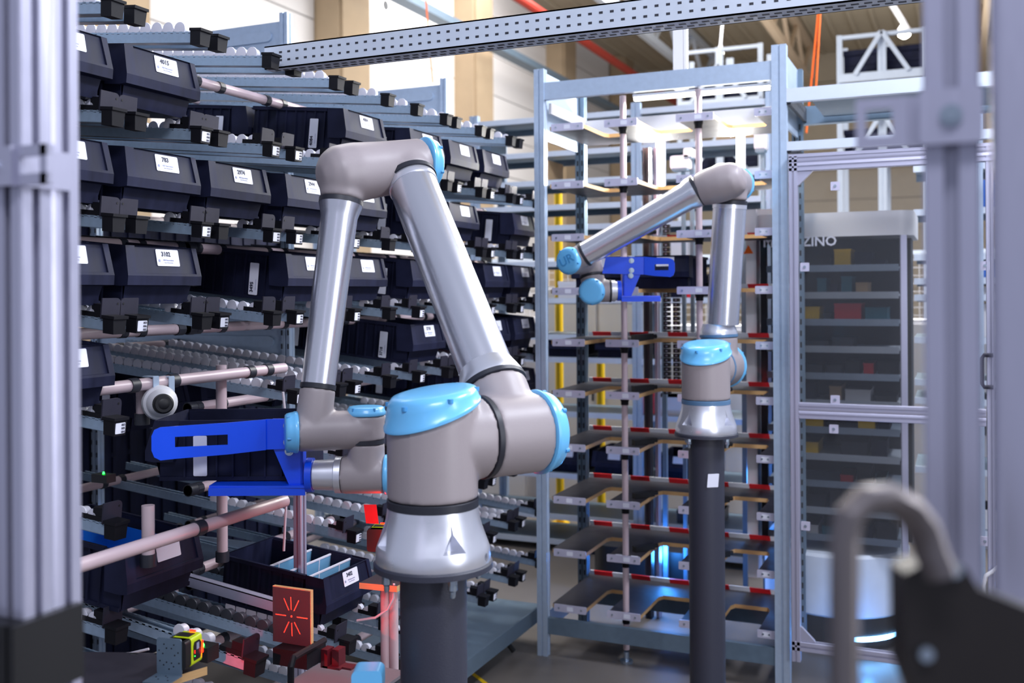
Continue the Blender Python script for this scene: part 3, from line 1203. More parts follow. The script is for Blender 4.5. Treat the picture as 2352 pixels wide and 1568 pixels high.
cover(t, Wk + R_ * 0.0445, R_, 0.0465, 0.030, ZERO, 5)
mb = MB()
mb.lathe(Wk, -R_, [(0.060, 0.0445), (0.075, 0.0445), (0.078, 0.038), (0.128, 0.036), (0.130, 0.034)], 40)
part('tool_flange', mb, M['cast'], t)


def gripper(t, o, s, xs, label_parts=True, sc=1.0):
    """royal blue sheet metal bin hook; o = tool flange centre, s = +1 reaches to the photograph's right"""
    ex = R_ * s
    ey = F_
    g = M['gblue']

    def Q(x, y, z):
        return V(o) + ex * (x * sc) + ey * (y * sc) + U_ * (z * sc)
    mb = MB()
    mb.cyl(Q(-0.012, 0, 0), Q(0.004, 0, 0), 0.042 * sc, 32)
    part('mount_disc', mb, g, t)
    mb = MB()
    L = 0.165 * xs ** 0.5
    mb.prism([(0.004, -0.03), (L, -0.02), (L, 0.055), (0.004, 0.055)], Q(0, 0, -0.026), ex * sc, ey * sc, U_ * 0.005 * sc)
    mb.prism([(0.004, -0.045), (L, -0.045), (L, -0.026), (0.004, -0.022)], Q(0, -0.026, 0), ex * sc, U_ * sc, ey * 0.005 * sc)
    part('lower_plate', mb, g, t)
    mb = MB()
    mb.prism([(0.012, -0.024), (0.012, 0.140), (0.085, 0.140), (0.085, 0.070), (0.045, -0.024)], Q(0, -0.012, 0), ex * sc, U_ * sc, ey * 0.006 * sc)
    mb.prism([(-0.012, -0.024), (0.03, -0.024), (0.03, 0.140), (-0.012, 0.140)], Q(0.012, 0, 0), ey * sc, U_ * sc, ex * 0.006 * sc)
    part('web_plate', mb, g, t)
    mb = MB()
    xa = 0.10
    mb.prism([(-0.075, 0.072), (xa, 0.066), (xa, 0.140), (-0.06, 0.140)], Q(0, -0.020, 0), ex * sc, U_ * sc, ey * 0.006 * sc)
    part('upper_plate', mb, g, t)
    # bent end with a slot, made of a frame around the opening
    x1 = xa + 0.125 * xs
    an = 0.30
    bx = (ex * math.cos(an) - ey * math.sin(an)).normalized()
    bo = Q(xa, -0.020, 0)
    Lb = (x1 - xa)
    mb = MB()
    r = 0.018
    za, zb = 0.052, 0.132
    s0, s1 = Lb * 0.34, Lb * 0.80
    h0, h1 = 0.083, 0.108
    n = bx.cross(U_) * s * 0.006 * sc
    for poly in ([(0, 0.066), (s0, 0.060), (s0, 0.136), (0, 0.140)], [(s0, 0.060), (s1, 0.056), (s1, h0), (s0, h0)], [(s0, h1), (s1, h1), (s1, 0.133), (s0, 0.136)],
                 [(s1, 0.056), (Lb - 0.02, 0.054), (Lb - 0.006, 0.062), (Lb, 0.078), (Lb, 0.112), (Lb - 0.006, 0.126), (Lb - 0.02, 0.132), (s1, 0.133)]):
        mb.prism(poly, bo, bx * sc, U_ * sc, n)
    part('hook_plate', mb, g, t)
    for x, z in ((0.046, 0.124), (0.046, 0.084), (0.043, 0.062)):
        mb = MB()
        mb.cyl(Q(x, -0.020, z), Q(x, -0.030, z), 0.0075 * sc, 6)
        mb.cyl(Q(x, -0.018, z), Q(x, -0.022, z), 0.011 * sc, 16)
        part('bolt', mb, M['zinc'], t)


go = Wk - R_ * 0.142
gripper(t, go, -1, 2.1)
# the bin it carries (its long side towards the camera)
q = go - R_ * 0.40 + F_ * 0.02 + V((0, 0, -0.018))
hb = storage_bin((q.x + F_.x * BW / 2, q.y + F_.y * BW / 2, q.z), (0, 0, ALPHA + math.pi), '', '', 'black storage bin carried by the blue hook of the foreground robot', front=True, sideface=-1, group=None)

# ---- back robot
rb = P(1622, 996, 3.98)
rb = V((rb.x, rb.y, 1.147))
t = thing('robot_arm', 'grey and light blue robot arm standing farther back before the wooden comb shelves', 'robot', (rb.x, rb.y, 0))
azc = math.atan2(-rb.y, -rb.x)
b, p, C1, C2, wd = arm_robot(t, rb, azc + math.radians(50), math.radians(62), math.radians(2), 0.73, M['ringb'])
top = P(1677, 455, 4.10)
wd = (top - C2).normalized()
Lt = (top - C2).length
mb = MB()
mb.lathe(C2, wd, [(0.176, 0.0655), (Lt - 0.04, 0.0665)], 56)
part('upper_arm_tube', mb, M['alur'], t)
mb = MB()
mb.lathe(C2, wd, [(Lt - 0.042, 0.0685), (Lt - 0.026, 0.0685)], 56)
part('arm_collar', mb, M['cast'], t)
mb = MB()
mb.lathe(C2, wd, [(Lt - 0.026, 0.0695), (Lt - 0.010, 0.0695)], 56)
part('joint_ring', mb, M['ring'], t)
E = C2 + wd * (Lt + 0.062)
W1 = P(1322, 596, 4.12)
R1 = P(1603, 437, 3.98)       # ring where the forearm tube begins
fd = (W1 - R1).normalized()
B0 = P(1668, 417, 3.93)
mb = MB()
mb.lathe(C2, wd, [(Lt - 0.010, 0.068), (Lt + 0.062, 0.066)], 48)
mb.lathe(E + b * 0.078, -b, [(0, 0.070), (0.12, 0.072), (0.22, 0.066), (0.25, 0.050)], 48)
bd = (R1 - B0).normalized()
mb.lathe(B0 - bd * 0.075, bd, [(0, 0.030), (0.012, 0.052), (0.04, 0.068), (0.09, 0.074), (0.14, 0.072), ((R1 - B0).length + 0.075, 0.062)], 48)
shell('elbow_body', mb, M['rgrey'], t, 0.0045, 26)
cover(t, E + b * 0.0775, b, 0.0705, 0.036, ZERO, 6)
mb = MB()
mb.lathe(R1, fd, [(-0.004, 0.0655), (0.010, 0.0655)], 48)
part('joint_ring', mb, M['ring'], t)
fl = (W1 - R1).length
mb = MB()
mb.lathe(R1, fd, [(0.010, 0.064), (0.028, 0.063), (0.050, 0.056), (fl - 0.05, 0.050)], 56)
part('forearm_tube', mb, M['alur'], t)
mb = MB()
mb.lathe(R1, fd, [(fl - 0.050, 0.0525), (fl - 0.040, 0.0525)], 48)
part('joint_ring', mb, M['ring'], t)
# wrist 1: cover looks to the left and towards the camera
cd = (-R_ * 0.56 - F_ * 0.80 + U_ * 0.02).normalized()
Wa = P(1322, 600, 4.14)
W2 = P(1358, 622, 4.22)
Wb = P(1366, 668, 4.20)
mb = MB()
mb.lathe(R1, fd, [(fl - 0.040, 0.050), (fl + 0.01, 0.048)], 40)
mb.lathe(Wa + cd * 0.045, -cd, [(0, 0.053), (0.13, 0.050)], 40)
mb.lathe(W2 + (W2 - Wb).normalized() * 0.04, (Wb - W2), [(0, 0.05), (0.06, 0.05)], 40)
shell('wrist_body', mb, M['rgrey'], t, 0.004, 8)
cover(t, Wa + cd * 0.0445, cd, 0.0540, 0.026, ZERO, 5, logo=('UR', (R_ * 0.8 - F_ * 0.5 + U_ * 0.45)))
mb = MB()
mb.lathe(W2, (Wb - W2), [(0.018, 0.0515), (0.027, 0.0515)], 40)
part('joint_ring', mb, M['ring'], t)
cd2 = (-R_ * 0.30 - F_ * 0.90 - U_ * 0.05).normalized()
mb = MB()
mb.lathe(W2, (Wb - W2), [(0.027, 0.05), (0.085, 0.05)], 40)
mb.lathe(Wb + cd2 * 0.045, -cd2, [(0, 0.052), (0.10, 0.050)], 40)
mb.lathe(Wb, R_, [(0, 0.047), (0.062, 0.047)], 40)
shell('wrist_body', mb, M['rgrey'], t, 0.004, 8)
cover(t, Wb + cd2 * 0.0445, cd2, 0.0530, 0.024, ZERO, 5)
mb = MB()
mb.lathe(Wb, R_, [(0.060, 0.0475), (0.068, 0.0475)], 40)
part('joint_ring', mb, M['ring'], t)
mb = MB()
mb.lathe(Wb, R_, [(0.068, 0.0445), (0.084, 0.0445), (0.086, 0.040), (0.092, 0.040)], 40)
part('tool_flange', mb, M['cast'], t)
gripper(t, Wb + R_ * 0.105, 1, 1.0, sc=1.0)
# sticker on its pedestal
mb = MB()
n = V((-rb.x, -rb.y, 0)).normalized()
side = V((0, 0, 1)).cross(n)
pp = P(1637, 1104, 3.905)
mb.prism(round_rect(0.045, 0.052, 0.002, 2), V((rb.x, rb.y, pp.z)) + (n * 0.936 + side * 0.352) * 0.0697, (side * 0.936 - n * 0.352), U_ + side * 0.08, (n * 0.936 + side * 0.352) * 0.0016)
part('sticker', mb, M['label'], t)

# ------------------------------------------------------------------ transfer rack with wooden comb shelves
YR = 4.40
XL, XRR = -1.786, -0.687
tr = thing('transfer_rack', 'tall galvanised rack frame around the wooden comb shelves behind the back robot', 'rack', (-1.23, 4.65, 0))
for (X, Y, wx) in ((XL, YR, 0.05), (XRR, YR, 0.062)):
    o = obj('post', post_mesh(2.745 if X < -1 else 2.745, wx, 0.04).mesh('post', M['galv']), tr, (X - tr.location.x, Y - tr.location.y, 0))
for (X, Y) in ((XL + 0.01, 4.93), (XRR, 4.93)):
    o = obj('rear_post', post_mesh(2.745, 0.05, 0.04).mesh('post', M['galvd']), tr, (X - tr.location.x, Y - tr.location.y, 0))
    mb = MB()
    for i in range(46):
        for sx in (-0.012, 0.012):
            mb.box((sx, -0.0205, 0.15 + i * 0.054), (0.008, 0.002, 0.026))
    h_ = obj('slot_holes', mb.mesh('slot_holes', M['black']), o)
    h_['kind'] = 'stuff'
mb = MB()
mb.bb((XL + 0.025, YR - 0.015, 2.600), (XRR - 0.031, YR + 0.015, 2.680))
part('top_beam', mb, M['galv'], tr)
mb = MB()
mb.bb((XL + 0.03, 4.915, 2.50), (XRR - 0.03, 4.935, 2.58))
mb.bb((XL + 0.03, 4.90, 2.495), (XRR - 0.03, 4.935, 2.50))
part('rear_beam', mb, M['white'], tr)
mb = MB()
mb.bb((XL + 0.02, YR - 0.012, 0.105), (XRR - 0.031, YR + 0.012, 0.180))
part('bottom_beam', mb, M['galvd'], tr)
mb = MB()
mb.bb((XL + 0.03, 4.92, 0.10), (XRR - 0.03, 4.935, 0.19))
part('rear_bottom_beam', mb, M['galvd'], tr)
for X in (XL, XRR):
    for (z0, z1) in ((2.42, 2.74), (0.10, 0.19)):
        mb = MB()
        mb.bb((X - 0.004, YR + 0.02, z0), (X + 0.004, 4.91, z1))
        part('side_panel', mb, M['galv'], tr)
mb = MB()
mb.bb((XL + 0.03, YR + 0.03, 2.54), (XL + 0.042, 4.91, 2.59))
part('side_rail', mb, M['white'], tr)
# light strip beneath the top beam
a = PY(1455, 178, 4.47)
b_ = PY(1770, 152, 4.47)
t = thing('light_strip', 'glowing white LED strip beneath the top beam of the transfer rack', 'lamp', ((a.x + b_.x) / 2, 4.47, 2.585))
mb = MB()
mb.bb((a.x, 4.455, 2.590), (b_.x, 4.485, 2.602))
part('strip_housing', mb, M['white'], t)
mb = MB()
mb.bb((a.x + 0.005, 4.457, 2.575), (b_.x - 0.005, 4.483, 2.590))
part('strip_lens', mb, M['lampw'], t)
la = area('light_strip_light', ((a.x + b_.x) / 2, 4.47, 2.57), ((a.x + b_.x) / 2, 4.40, 0), 0.6, 0.03, 9, (1, 0.97, 0.9))

TEETH = [(-1.735, -1.580), (-1.474, -1.321), (-1.139, -0.975), (-0.795, -0.725)]
PZ = [0.226, 0.484, 0.731, 0.978, 1.228, 1.466, 1.705, 1.955, 2.200, 2.470]
PN = ['lowest', 'second lowest', 'third lowest', 'fourth lowest', 'fifth lowest', 'fifth highest', 'fourth highest', 'third highest', 'second highest', 'topmost']
mb = MB()
mb.prism(round_rect(0.030, 0.020, 0.002, 2), (0, 0, 0), (1, 0, 0), (0, 0, 1), (0, -0.0008, 0))
qr_me = mb.mesh('sticker', M['label'])
mb = MB()
mb.cyl((0, 0, 0), (0, -0.002, 0), 0.0045, 12)
sc_me = mb.mesh('screw', M['zinc'])
for k, z in enumerate(PZ):
    t = thing('comb_shelf', 'black film plywood comb shelf with pale aluminium tips, %s of the transfer rack' % PN[k], 'shelf', (-1.23, YR, z), group='comb shelves of the transfer rack')
    pts = [(-1.755, 4.98), (-1.755, 4.80)]
    pts = [(-1.755, 4.98)]
    for i, (a, b_) in enumerate(TEETH):
        if i == 0:
            pts += [(-1.755, 4.44), (a, 4.415), (b_, 4.415)]
        else:
            pts += [(a, 4.415), (b_, 4.415)] if i < 3 else [(a, 4.415), (-0.72, 4.415)]
        if i < 3:
            pts += [(b_, 4.72), (b_ + 0.015, 4.755), (TEETH[i + 1][0] - 0.015, 4.755), (TEETH[i + 1][0], 4.72)]
    pts += [(-0.72, 4.98)]
    mb = MB()
    mb.prism(pts, (0, 0, z - 0.009), (1, 0, 0), (0, 1, 0), (0, 0, 0.018), M['board'], M['ply'])
    part('board', mb, None, t)
    for i, (a, b_) in enumerate(TEETH):
        mb = MB()
        mb.prism([(x + (a + b_) / 2, y) for x, y in round_rect(b_ - a + 0.004, 0.034, 0.004, 3)], (0, YR + 0.0145, z), (1, 0, 0), (0, 0, 1), (0, -0.006, 0))
        pl = part('tip_plate', mb, M['plate'], t)
        for sx in (a + 0.022, b_ - 0.022):
            o = obj('screw', sc_me, pl, V((sx, YR + 0.0083, z)) - V(t.location))
        o = obj('sticker', qr_me, pl, V(((a + b_) / 2 + (0.015 if i in (1, 2) else 0), YR + 0.0083, z)) - V(t.location))
    mb = MB()
    mb.bb((-1.755, 4.972, z + 0.009), (-0.72, 4.980, z + 0.030))
    part('warning_tape_rail', mb, M['tape'], t)
    if k in (1, 2, 3, 4, 5, 6, 7):
        for X in (-1.40, -1.05):
            mb = MB()
            mb.bar((X + 0.02, 4.52, z + 0.022), (X + 0.09, 4.60, z + 0.026), 0.03, 0.026)
            mb.cyl((X + 0.09, 4.60, z + 0.026), (X + 0.105, 4.617, z + 0.026), 0.010, 10)
            part('sensor', mb, M['black'], t)
            mb = MB()
            for dx in (-0.045, 0.030):
                mb.bb((X + dx, 4.418, z + 0.0092), (X + dx + 0.032, 4.448, z + 0.0108))
            part('pad', mb, M['label'], t)
for i, X in enumerate((-1.40, -1.05)):
    t = thing('upright_tube', 'ivory upright tube passing the comb shelves, %s of the two' % ('left' if i == 0 else 'right'), 'tube', (X, 4.455, 0.03))
    mb = MB()
    mb.cyl((X, 4.455, 0.06), (X, 4.455, 2.60), 0.0145, 16)
    part('tube', mb, M['tube'], t)
    mb = MB()
    mb.cyl((X, 4.455, 0.0), (X, 4.455, 0.012), 0.03, 20)
    mb.cyl((X, 4.455, 0.012), (X, 4.455, 0.05), 0.012, 8)
    part('levelling_foot', mb, M['zinc'], t)
    for z in PZ:
        mb = MB()
        mb.lathe((X, 4.455, z - 0.012), (0, 0, -1), [(0, 0.021), (0.010, 0.021), (0.020, 0.0175), (0.034, 0.0175)], 16)
        part('clamp_collar', mb, M['cap'], t)
# bins sitting on the combs
for i, (X, k) in enumerate(((-1.527, 6), (-1.230, 6))):
    storage_bin((X, 4.47, PZ[k] + 0.0095), (0, 0, -math.pi / 2), '', None, ['black bin on the comb shelf left of the blue hook', 'black bin with label on the comb shelf behind the blue hook'][i], front=True, group='bins on the comb shelves', small=False)

# ------------------------------------------------------------------ bay to the right with its aluminium guard
XR0, XR1 = -0.62, 0.46
bay = thing('shelf_bay', 'galvanised shelf frame right of the comb shelves above the acrylic guard', 'shelf', (0.0, 4.65, 0))
for (z0, z1, zn) in ((2.50, 2.555, 0), (2.295, 2.330, 1)):
    mb = MB()
    mb.bb((XRR + 0.031, YR - 0.02, z0), (0.62, YR - 0.005, z1))
    mb.bb((XRR + 0.031, YR - 0.02, z0 - 0.002), (0.62, YR + 0.02, z0))
    part('front_beam', mb, M['wht2'], bay)
    mb = MB()
    mb.bb((XRR + 0.031, 4.90, z0 - 0.02), (0.62, 4.93, z1 + 0.01))
    mb.bb((XRR + 0.031, 4.88, z0 - 0.022), (0.62, 4.93, z0 - 0.018))
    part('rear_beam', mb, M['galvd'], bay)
    mb = MB()
    mb.bb((XRR + 0.03, YR + 0.0, z0 - 0.01), (XRR + 0.045, 4.90, z1))
    for i in range(9):
        mb.box((XRR + 0.0455, 4.45 + i * 0.05, (z0 + z1) / 2), (0.002, 0.02, 0.012), M['dark'])
    mb.mats = [M['galv'] if x is None else x for x in mb.mats] or [M['galv']]
    part('side_rail', mb, M['galv'], bay)
o = obj('post', post_mesh(2.745, 0.055, 0.04).mesh('post', M['galv']), bay, (0.33 - bay.location.x, YR + 0.55 - bay.location.y, 0))
for k, (xa, xb) in enumerate(((-0.56, 0.15),)):
    for (z0, z1) in ((2.44, 2.455),):
        mb = MB()
        mb.bb((xa, YR + 0.02, z1 + 0.05), (xb, 4.88, z1 + 0.055))
        part('shelf_board', mb, M['galvd'], bay)


def alu(a, b, w_=0.04, h_=0.04, nx=1, ny=1, face=None, m=None, g=0.008, dp=0.006):
    """aluminium profile from a to b; 'face' is the direction its wide side looks"""
    a, b = V(a), V(b)
    d = (b - a)
    dn = d.normalized()
    fy = V(face).normalized()
    fx = fy.cross(dn).normalized()
    mb = MB()
    mb.prism(slot_profile(w_, h_, nx, ny, g, dp), a, fx, fy, d)
    return mb


GY = 4.36
gd = thing('acrylic_guard', 'clear acrylic guard panel in an aluminium profile frame at the right', 'guard panel', (-0.24, GY, 0))
xl, xr_ = -0.626, 0.118
fc = (0, -1, 0)
mb = alu((xl, GY, 0.15), (xl, GY, 2.262), 0.036, 0.036, 1, 1, fc)
part('frame_profile', mb, M['alu'], gd)
mb = alu((xr_, GY, 0.15), (xr_, GY, 2.262), 0.03, 0.03, 1, 1, fc)
part('frame_profile', mb, M['alu'], gd)
mb = alu((xl - 0.018, GY, 2.235), (xr_ + 0.06, GY, 2.235), 0.072, 0.036, 2, 1, fc)
part('frame_profile', mb, M['alu'], gd)
mb = alu((xl + 0.018, GY, 1.200), (xr_ - 0.018, GY, 1.200), 0.066, 0.036, 2, 1, fc)
part('frame_profile', mb, M['alu'], gd)
mb = alu((xl - 0.018, GY, 0.215), (xr_, GY, 0.215), 0.040, 0.036, 1, 1, fc)
part('frame_profile', mb, M['alu'], gd)
for (z0, z1) in ((0.238, 1.165), (1.235, 2.197)):
    mb = MB()
    mb.bb((xl + 0.016, GY - 0.003, z0), (xr_ - 0.014, GY + 0.003, z1))
    part('acrylic_pane', mb, M['glass'], gd)
for k, (px, py) in enumerate(((1918, 427), (1848, 613), (1918, 918), (1915, 985), (1850, 1208), (2262, 610), (2262, 1243))):
    c = PY(px, py, GY - 0.012)
    mb = MB()
    mb.prism(round_rect(0.036, 0.036, 0.003, 2), c, (1, 0, 0), (0, 0, 1), (0, 0.009, 0))
    cl = part('pane_clip', mb, M['plate'], gd)
    mb = MB()
    mb.cyl(c, c + V((0, -0.003, 0)), 0.006, 12)
    part('screw', mb, M['zinc'], cl)
for (sx, sz) in ((xl + 0.018, 2.20), (xl + 0.018, 0.236)):
    sg = -1 if sz > 1 else 1
    mb = MB()
    mb.prism([(0, 0), (0.06, 0), (0.055, sg * 0.008), (0.008, sg * 0.055), (0, sg * 0.06)], (sx, GY - 0.010, sz), (1, 0, 0), (0, 0, 1), (0, 0.02, 0))
    part('corner_bracket', mb, M['alu'], gd)
# D handle and hose near the right stile
hc = PY(2268, 852, GY - 0.02)
mb = MB()
pts = [hc + V((0.022, 0, 0.062)), hc + V((-0.012, 0, 0.062)), hc + V((-0.020, 0, 0.05)), hc + V((-0.020, 0, -0.05)), hc + V((-0.012, 0, -0.062)), hc + V((0.022, 0, -0.062))]
mb.tube(pts, 0.0085, 8)
part('pull_handle', mb, M['brk'], gd)
hs = PY(2262, 1400, GY - 0.03)
mb = MB()
mb.tube([PY(2296, 1300, GY - 0.03), PY(2280, 1312, GY - 0.03), PY(2264, 1322, GY - 0.03), PY(2258, 1345, GY - 0.03), PY(2260, 1400, GY - 0.03), PY(2262, 1568, GY - 0.03)], 0.008, 8)
solo('hose', mb, M['white'], 'white bent hose hanging beside the guard frame at lower right', 'hose', hs)
M['clipred'] = mat('dark_red_plastic', (84, 14, 26), 0.4)


def PZ_(px, py, z):
    d1 = P(px, py, 1.0) - V((0, 0, CAMZ))
    return V((0, 0, CAMZ)) + d1 * ((z - CAMZ) / d1.z)


# ------------------------------------------------------------------ picking place in the near section of the flow rack
def ytube(x, pa, pb, label, r=0.016, bands=()):
    a, b_ = PX(pa[0], pa[1], x), PX(pb[0], pb[1], x)
    z = (a.z + b_.z) / 2
    t = thing('frame_tube', label, 'tube', (x, a.y, z), group='ivory tubes of the picking place')
    mb = MB()
    mb.cyl((x, a.y, z), (x, b_.y, z), r, 16)
    part('tube', mb, M['tube'], t)
    for f in bands:
        y = a.y + (b_.y - a.y) * f
        mb = MB()
        mb.cyl((x, y - 0.014, z), (x, y + 0.014, z), r + 0.003, 16)
        part('clamp_band', mb, M['ring'], t)
    return t, z


def vtube(px, y0, y1, x, label, m='tube', r=0.0155):
    a, b_ = PX(px, y0, x), PX(px, y1, x)
    t = thing('frame_tube', label, 'tube', (x, a.y, b_.z), group='ivory tubes of the picking place')
    mb = MB()
    mb.cyl((x, a.y, b_.z), (x, a.y, a.z), r, 14)
    part('tube', mb, M[m], t)
    mb = MB()
    mb.cyl((x, a.y, b_.z), (x, a.y, b_.z + 0.03), r + 0.004, 14)
    part('clamp_band', mb, M['ring'], t)


ytube(-1.93, (150, 896), (652, 850), 'ivory tube running along behind the dome camera', bands=(0.25, 0.42, 0.80, 0.90))
ytube(-1.70, (130, 1312), (655, 1152), 'ivory tube slanting across above the tray bin', bands=(0.55,))
vtube(508, 838, 1290, -1.965, 'ivory upright tube right of the dome camera')
vtube(340, 1160, 1300, -1.80, 'short ivory upright tube above the moving dark bin at lower left')
vtube(326, 890, 975, -1.965, 'short ivory upright tube left of the dome camera')
a, b_ = PX(676, 1120, -1.88), PX(676, 1290, -1.88)
t = thing('frame_post', 'pale steel upright post behind the tray bin', 'post', (-1.88, a.y, b_.z - 0.4))
mb = MB()
mb.prism(slot_profile(0.03, 0.03, 1, 1), (-1.86, a.y, b_.z - 0.4), (1, 0, 0), (0, 1, 0), (0, 0, a.z - b_.z + 0.45))
part('profile', mb, M['alu'], t)
mb = MB()
mb.tube([PX(650, 900, -1.84), PX(656, 960, -1.84), PX(661, 1100, -1.84), PX(655, 1200, -1.84), PX(652, 1265, -1.84)], 0.004, 6)
solo('cable', mb, M['cable'], 'thin white cable hanging beside the pale upright post', 'cable', PX(652, 1265, -1.84))

# dome camera clamped to the tube
cc = PX(368, 925, -1.90)
t = thing('dome_camera', 'white dome camera with dark lens hanging from the ivory tube', 'camera', cc)
look = (P(404, 938, 2.2) - P(366, 926, 2.38)).normalized()
mb = MB()
mb.lathe(cc, look, [(-0.030, 0.030), (-0.027, 0.043), (-0.008, 0.046), (0.004, 0.043), (0.010, 0.036)], 32)
part('housing', mb, M['white'], t)
mb = MB()
mb.lathe(cc, look, [(0.008, 0.037), (0.022, 0.034), (0.034, 0.028), (0.040, 0.024)], 32)
part('eyeball', mb, M['white'], t)
mb = MB()
mb.lathe(cc, look, [(0.036, 0.026), (0.052, 0.025), (0.055, 0.021)], 28)
mb.lathe(cc, look, [(0.055, 0.014), (0.057, 0.010)], 20)
part('lens_ring', mb, M['black'], t)
for px in (346, 382):
    q = PX(px, 880, -1.93)
    mb = MB()
    mb.box((q.x + 0.018, q.y, q.z - 0.020), (0.003, 0.020, 0.075))
    mb.box((q.x, q.y, q.z + 0.018), (0.036, 0.020, 0.003))
    part('clamp_strap', mb, M['galv'], t)

# tray bin with clear blue dividers
tb = storage_bin((-1.73, 2.645, 0.702), (0, TILT, 0), '3402', None, 'black tray bin labelled 3402 with three clear blue dividers', group=None)
for i in range(3):
    x = -0.075 - i * 0.075
    mb = MB()
    mb.bb((x, -0.117, 0.012), (x + 0.002, 0.117, 0.140), M['divider'])
    mb.bb((x - 0.0015, -0.119, 0.138), (x + 0.0035, 0.119, 0.143), M['label'])
    for yy in (-0.06, 0.05):
        mb.bb((x - 0.001, yy, 0.03), (x + 0.003, yy + 0.003, 0.14), M['label'])
    o = obj('divider', mb.mesh('divider', None), tb)
for s_, yy in ((-1, 2.535), (1, 2.755)):
    track(7, yy, 0.676, x=-1.64, wheels=10, bracket=s_, dark=False, label='roller track under the %s edge of the tray bin with blue dividers' % ('near' if s_ < 0 else 'far'), grp='roller tracks of the picking place')
# separate track in front of it with dark wheels and a clear profile above
tk = PX(690, 1484, -1.60)
track(7, tk.y, tk.z + 0.02, x=-1.60, wheels=22, dark=True, sticker=['003', '002', '005'], label='roller track with dark wheels in front of the tray bin, lit red at its end', grp='roller tracks of the picking place', tilt=0.12)
t = thing('guide_rail', 'transparent channel guide rail above the dark wheeled track', 'rail', (-1.66, tk.y + 0.05, tk.z + 0.06), (0, 0.12, 0))
mb = MB()
mb.bb((-0.55, -0.012, 0), (0, -0.009, 0.03))
mb.bb((-0.55, 0.009, 0), (0, 0.012, 0.03))
mb.bb((-0.55, -0.012, 0.027), (0, 0.012, 0.03))
obj('channel', mb.mesh('channel', M['alu']), t)
tk2 = PX(597, 1535, -1.52)
track(8, tk2.y, tk2.z + 0.02, x=-1.52, L='s', wheels=3, w0=2, bracket=1, label='short roller track lit red beside the lime scanner', grp='roller tracks of the picking place', tilt=0.14)
for k, (px, py, X) in enumerate(((760, 1500, -1.9), (560, 1330, -2.2))):
    q = PX(px, py, X)
    track(7, q.y, q.z, x=X, wheels=16, dark=True, label=['roller track with dark wheels low behind the tray bin', 'roller track with dark wheels left of the tray bin'][k], grp='roller tracks of the picking place')
# dark bin with blue contents at lower left
mbn = storage_bin((-1.83, 1.965, 0.935), (0, TILT, 0), '', None, 'black bin with blue contents at lower left below the slanting tube', front=True, group=None, small=False)
t = thing('blue_box', 'blue open box lying in the black bin at lower left', 'box', (-1.98, 1.96, 1.02), (0, TILT, 0))
mb = MB()
mb.bb((-0.13, -0.09, -0.05), (0.09, 0.10, -0.045))
for q in (((-0.13, -0.09, -0.05), (-0.126, 0.10, 0.055)), ((0.086, -0.09, -0.05), (0.09, 0.10, 0.055)), ((-0.13, -0.09, -0.05), (0.09, -0.086, 0.055)), ((-0.13, 0.096, -0.05), (0.09, 0.10, 0.055))):
    mb.bb(q[0], q[1])
obj('body', mb.mesh('body', M['bluep']), t)

# plywood ledge, scanner on an angle plate
zl = 0.891
pts = [PZ_(476, 1530, zl), PZ_(250, 1600, zl), PZ_(60, 1600, zl), PZ_(190, 1496, zl), PZ_(430, 1500, zl)]
t = thing('plywood_ledge', 'dark topped plywood ledge carrying the lime scanner at lower left', 'shelf', (pts[0].x, pts[0].y, zl))
mb = MB()
mb.prism([(q.x, q.y) for q in pts][::-1], (0, 0, zl - 0.018), (1, 0, 0), (0, 1, 0), (0, 0, 0.018), M['board'], M['ply'])
part('board', mb, None, t)


def scanner(c, label, rot=0.0, w_=0.052, led=True):
    t = thing('laser_scanner', label, 'scanner', c, (0, 0, rot))
    mb = MB()
    mb.bb((-0.026, -0.022, 0.0), (0.020, 0.030, 0.060))
    mb.prism(round_rect(0.052, 0.060, 0.008, 4), (-0.003, -0.024, 0.030), (1, 0, 0), (0, 0, 1), (0, 0.020, 0))
    obj('rear_housing', mb.mesh('rear_housing', M['black']), t)
    mb = MB()
    poly = round_rect(0.050, 0.062, 0.008, 4)
    mb.prism([(x, y) for x, y in poly], (-0.001, -0.004, 0.030), (1, 0, 0), (0, 0, 1), (0, 0.040, 0))
    obj('lime_cover', mb.mesh('lime_cover', M['lime']), t)
    mb = MB()
    mb.prism([(-0.012, -0.020), (0.010, -0.020), (0.015, -0.010), (0.015, 0.012), (0.008, 0.020), (-0.010, 0.020), (-0.014, 0.012), (-0.014, -0.014)], (0.0242, 0.017, 0.030), (0, 1, 0), (0, 0, 1), (0.0012, 0, 0))
    f = obj('control_panel', mb.mesh('control_panel', M['black']), t)
    mb = MB()
    mb.bb((0.0255, 0.013, 0.032), (0.0262, 0.022, 0.046))
    obj('display', mb.mesh('display', M['inkg']), f)
    for z, m in ((0.020, 'ledg'), (0.027, 'ledr'), (0.031, 'ledr')):
        mb = MB()
        mb.cyl((0.0252, 0.006, z), (0.0264, 0.006, z), 0.0010, 8)
        obj('indicator_led', mb.mesh('indicator_led', M[m]), f)
    mb = MB()
    mb.bb((-0.018, 0.002, 0.0605), (0.014, 0.026, 0.0620))
    obj('top_window', mb.mesh('top_window', M['black']), t)
    mb = MB()
    mb.bb((0.018, 0.0355, 0.018), (0.026, 0.0385, 0.044))
    mb.bb((-0.006, 0.0355, 0.0615), (0.008, 0.0385, 0.0640))
    obj('laser_window', mb.mesh('laser_window', M['ledr']), t)
    return t


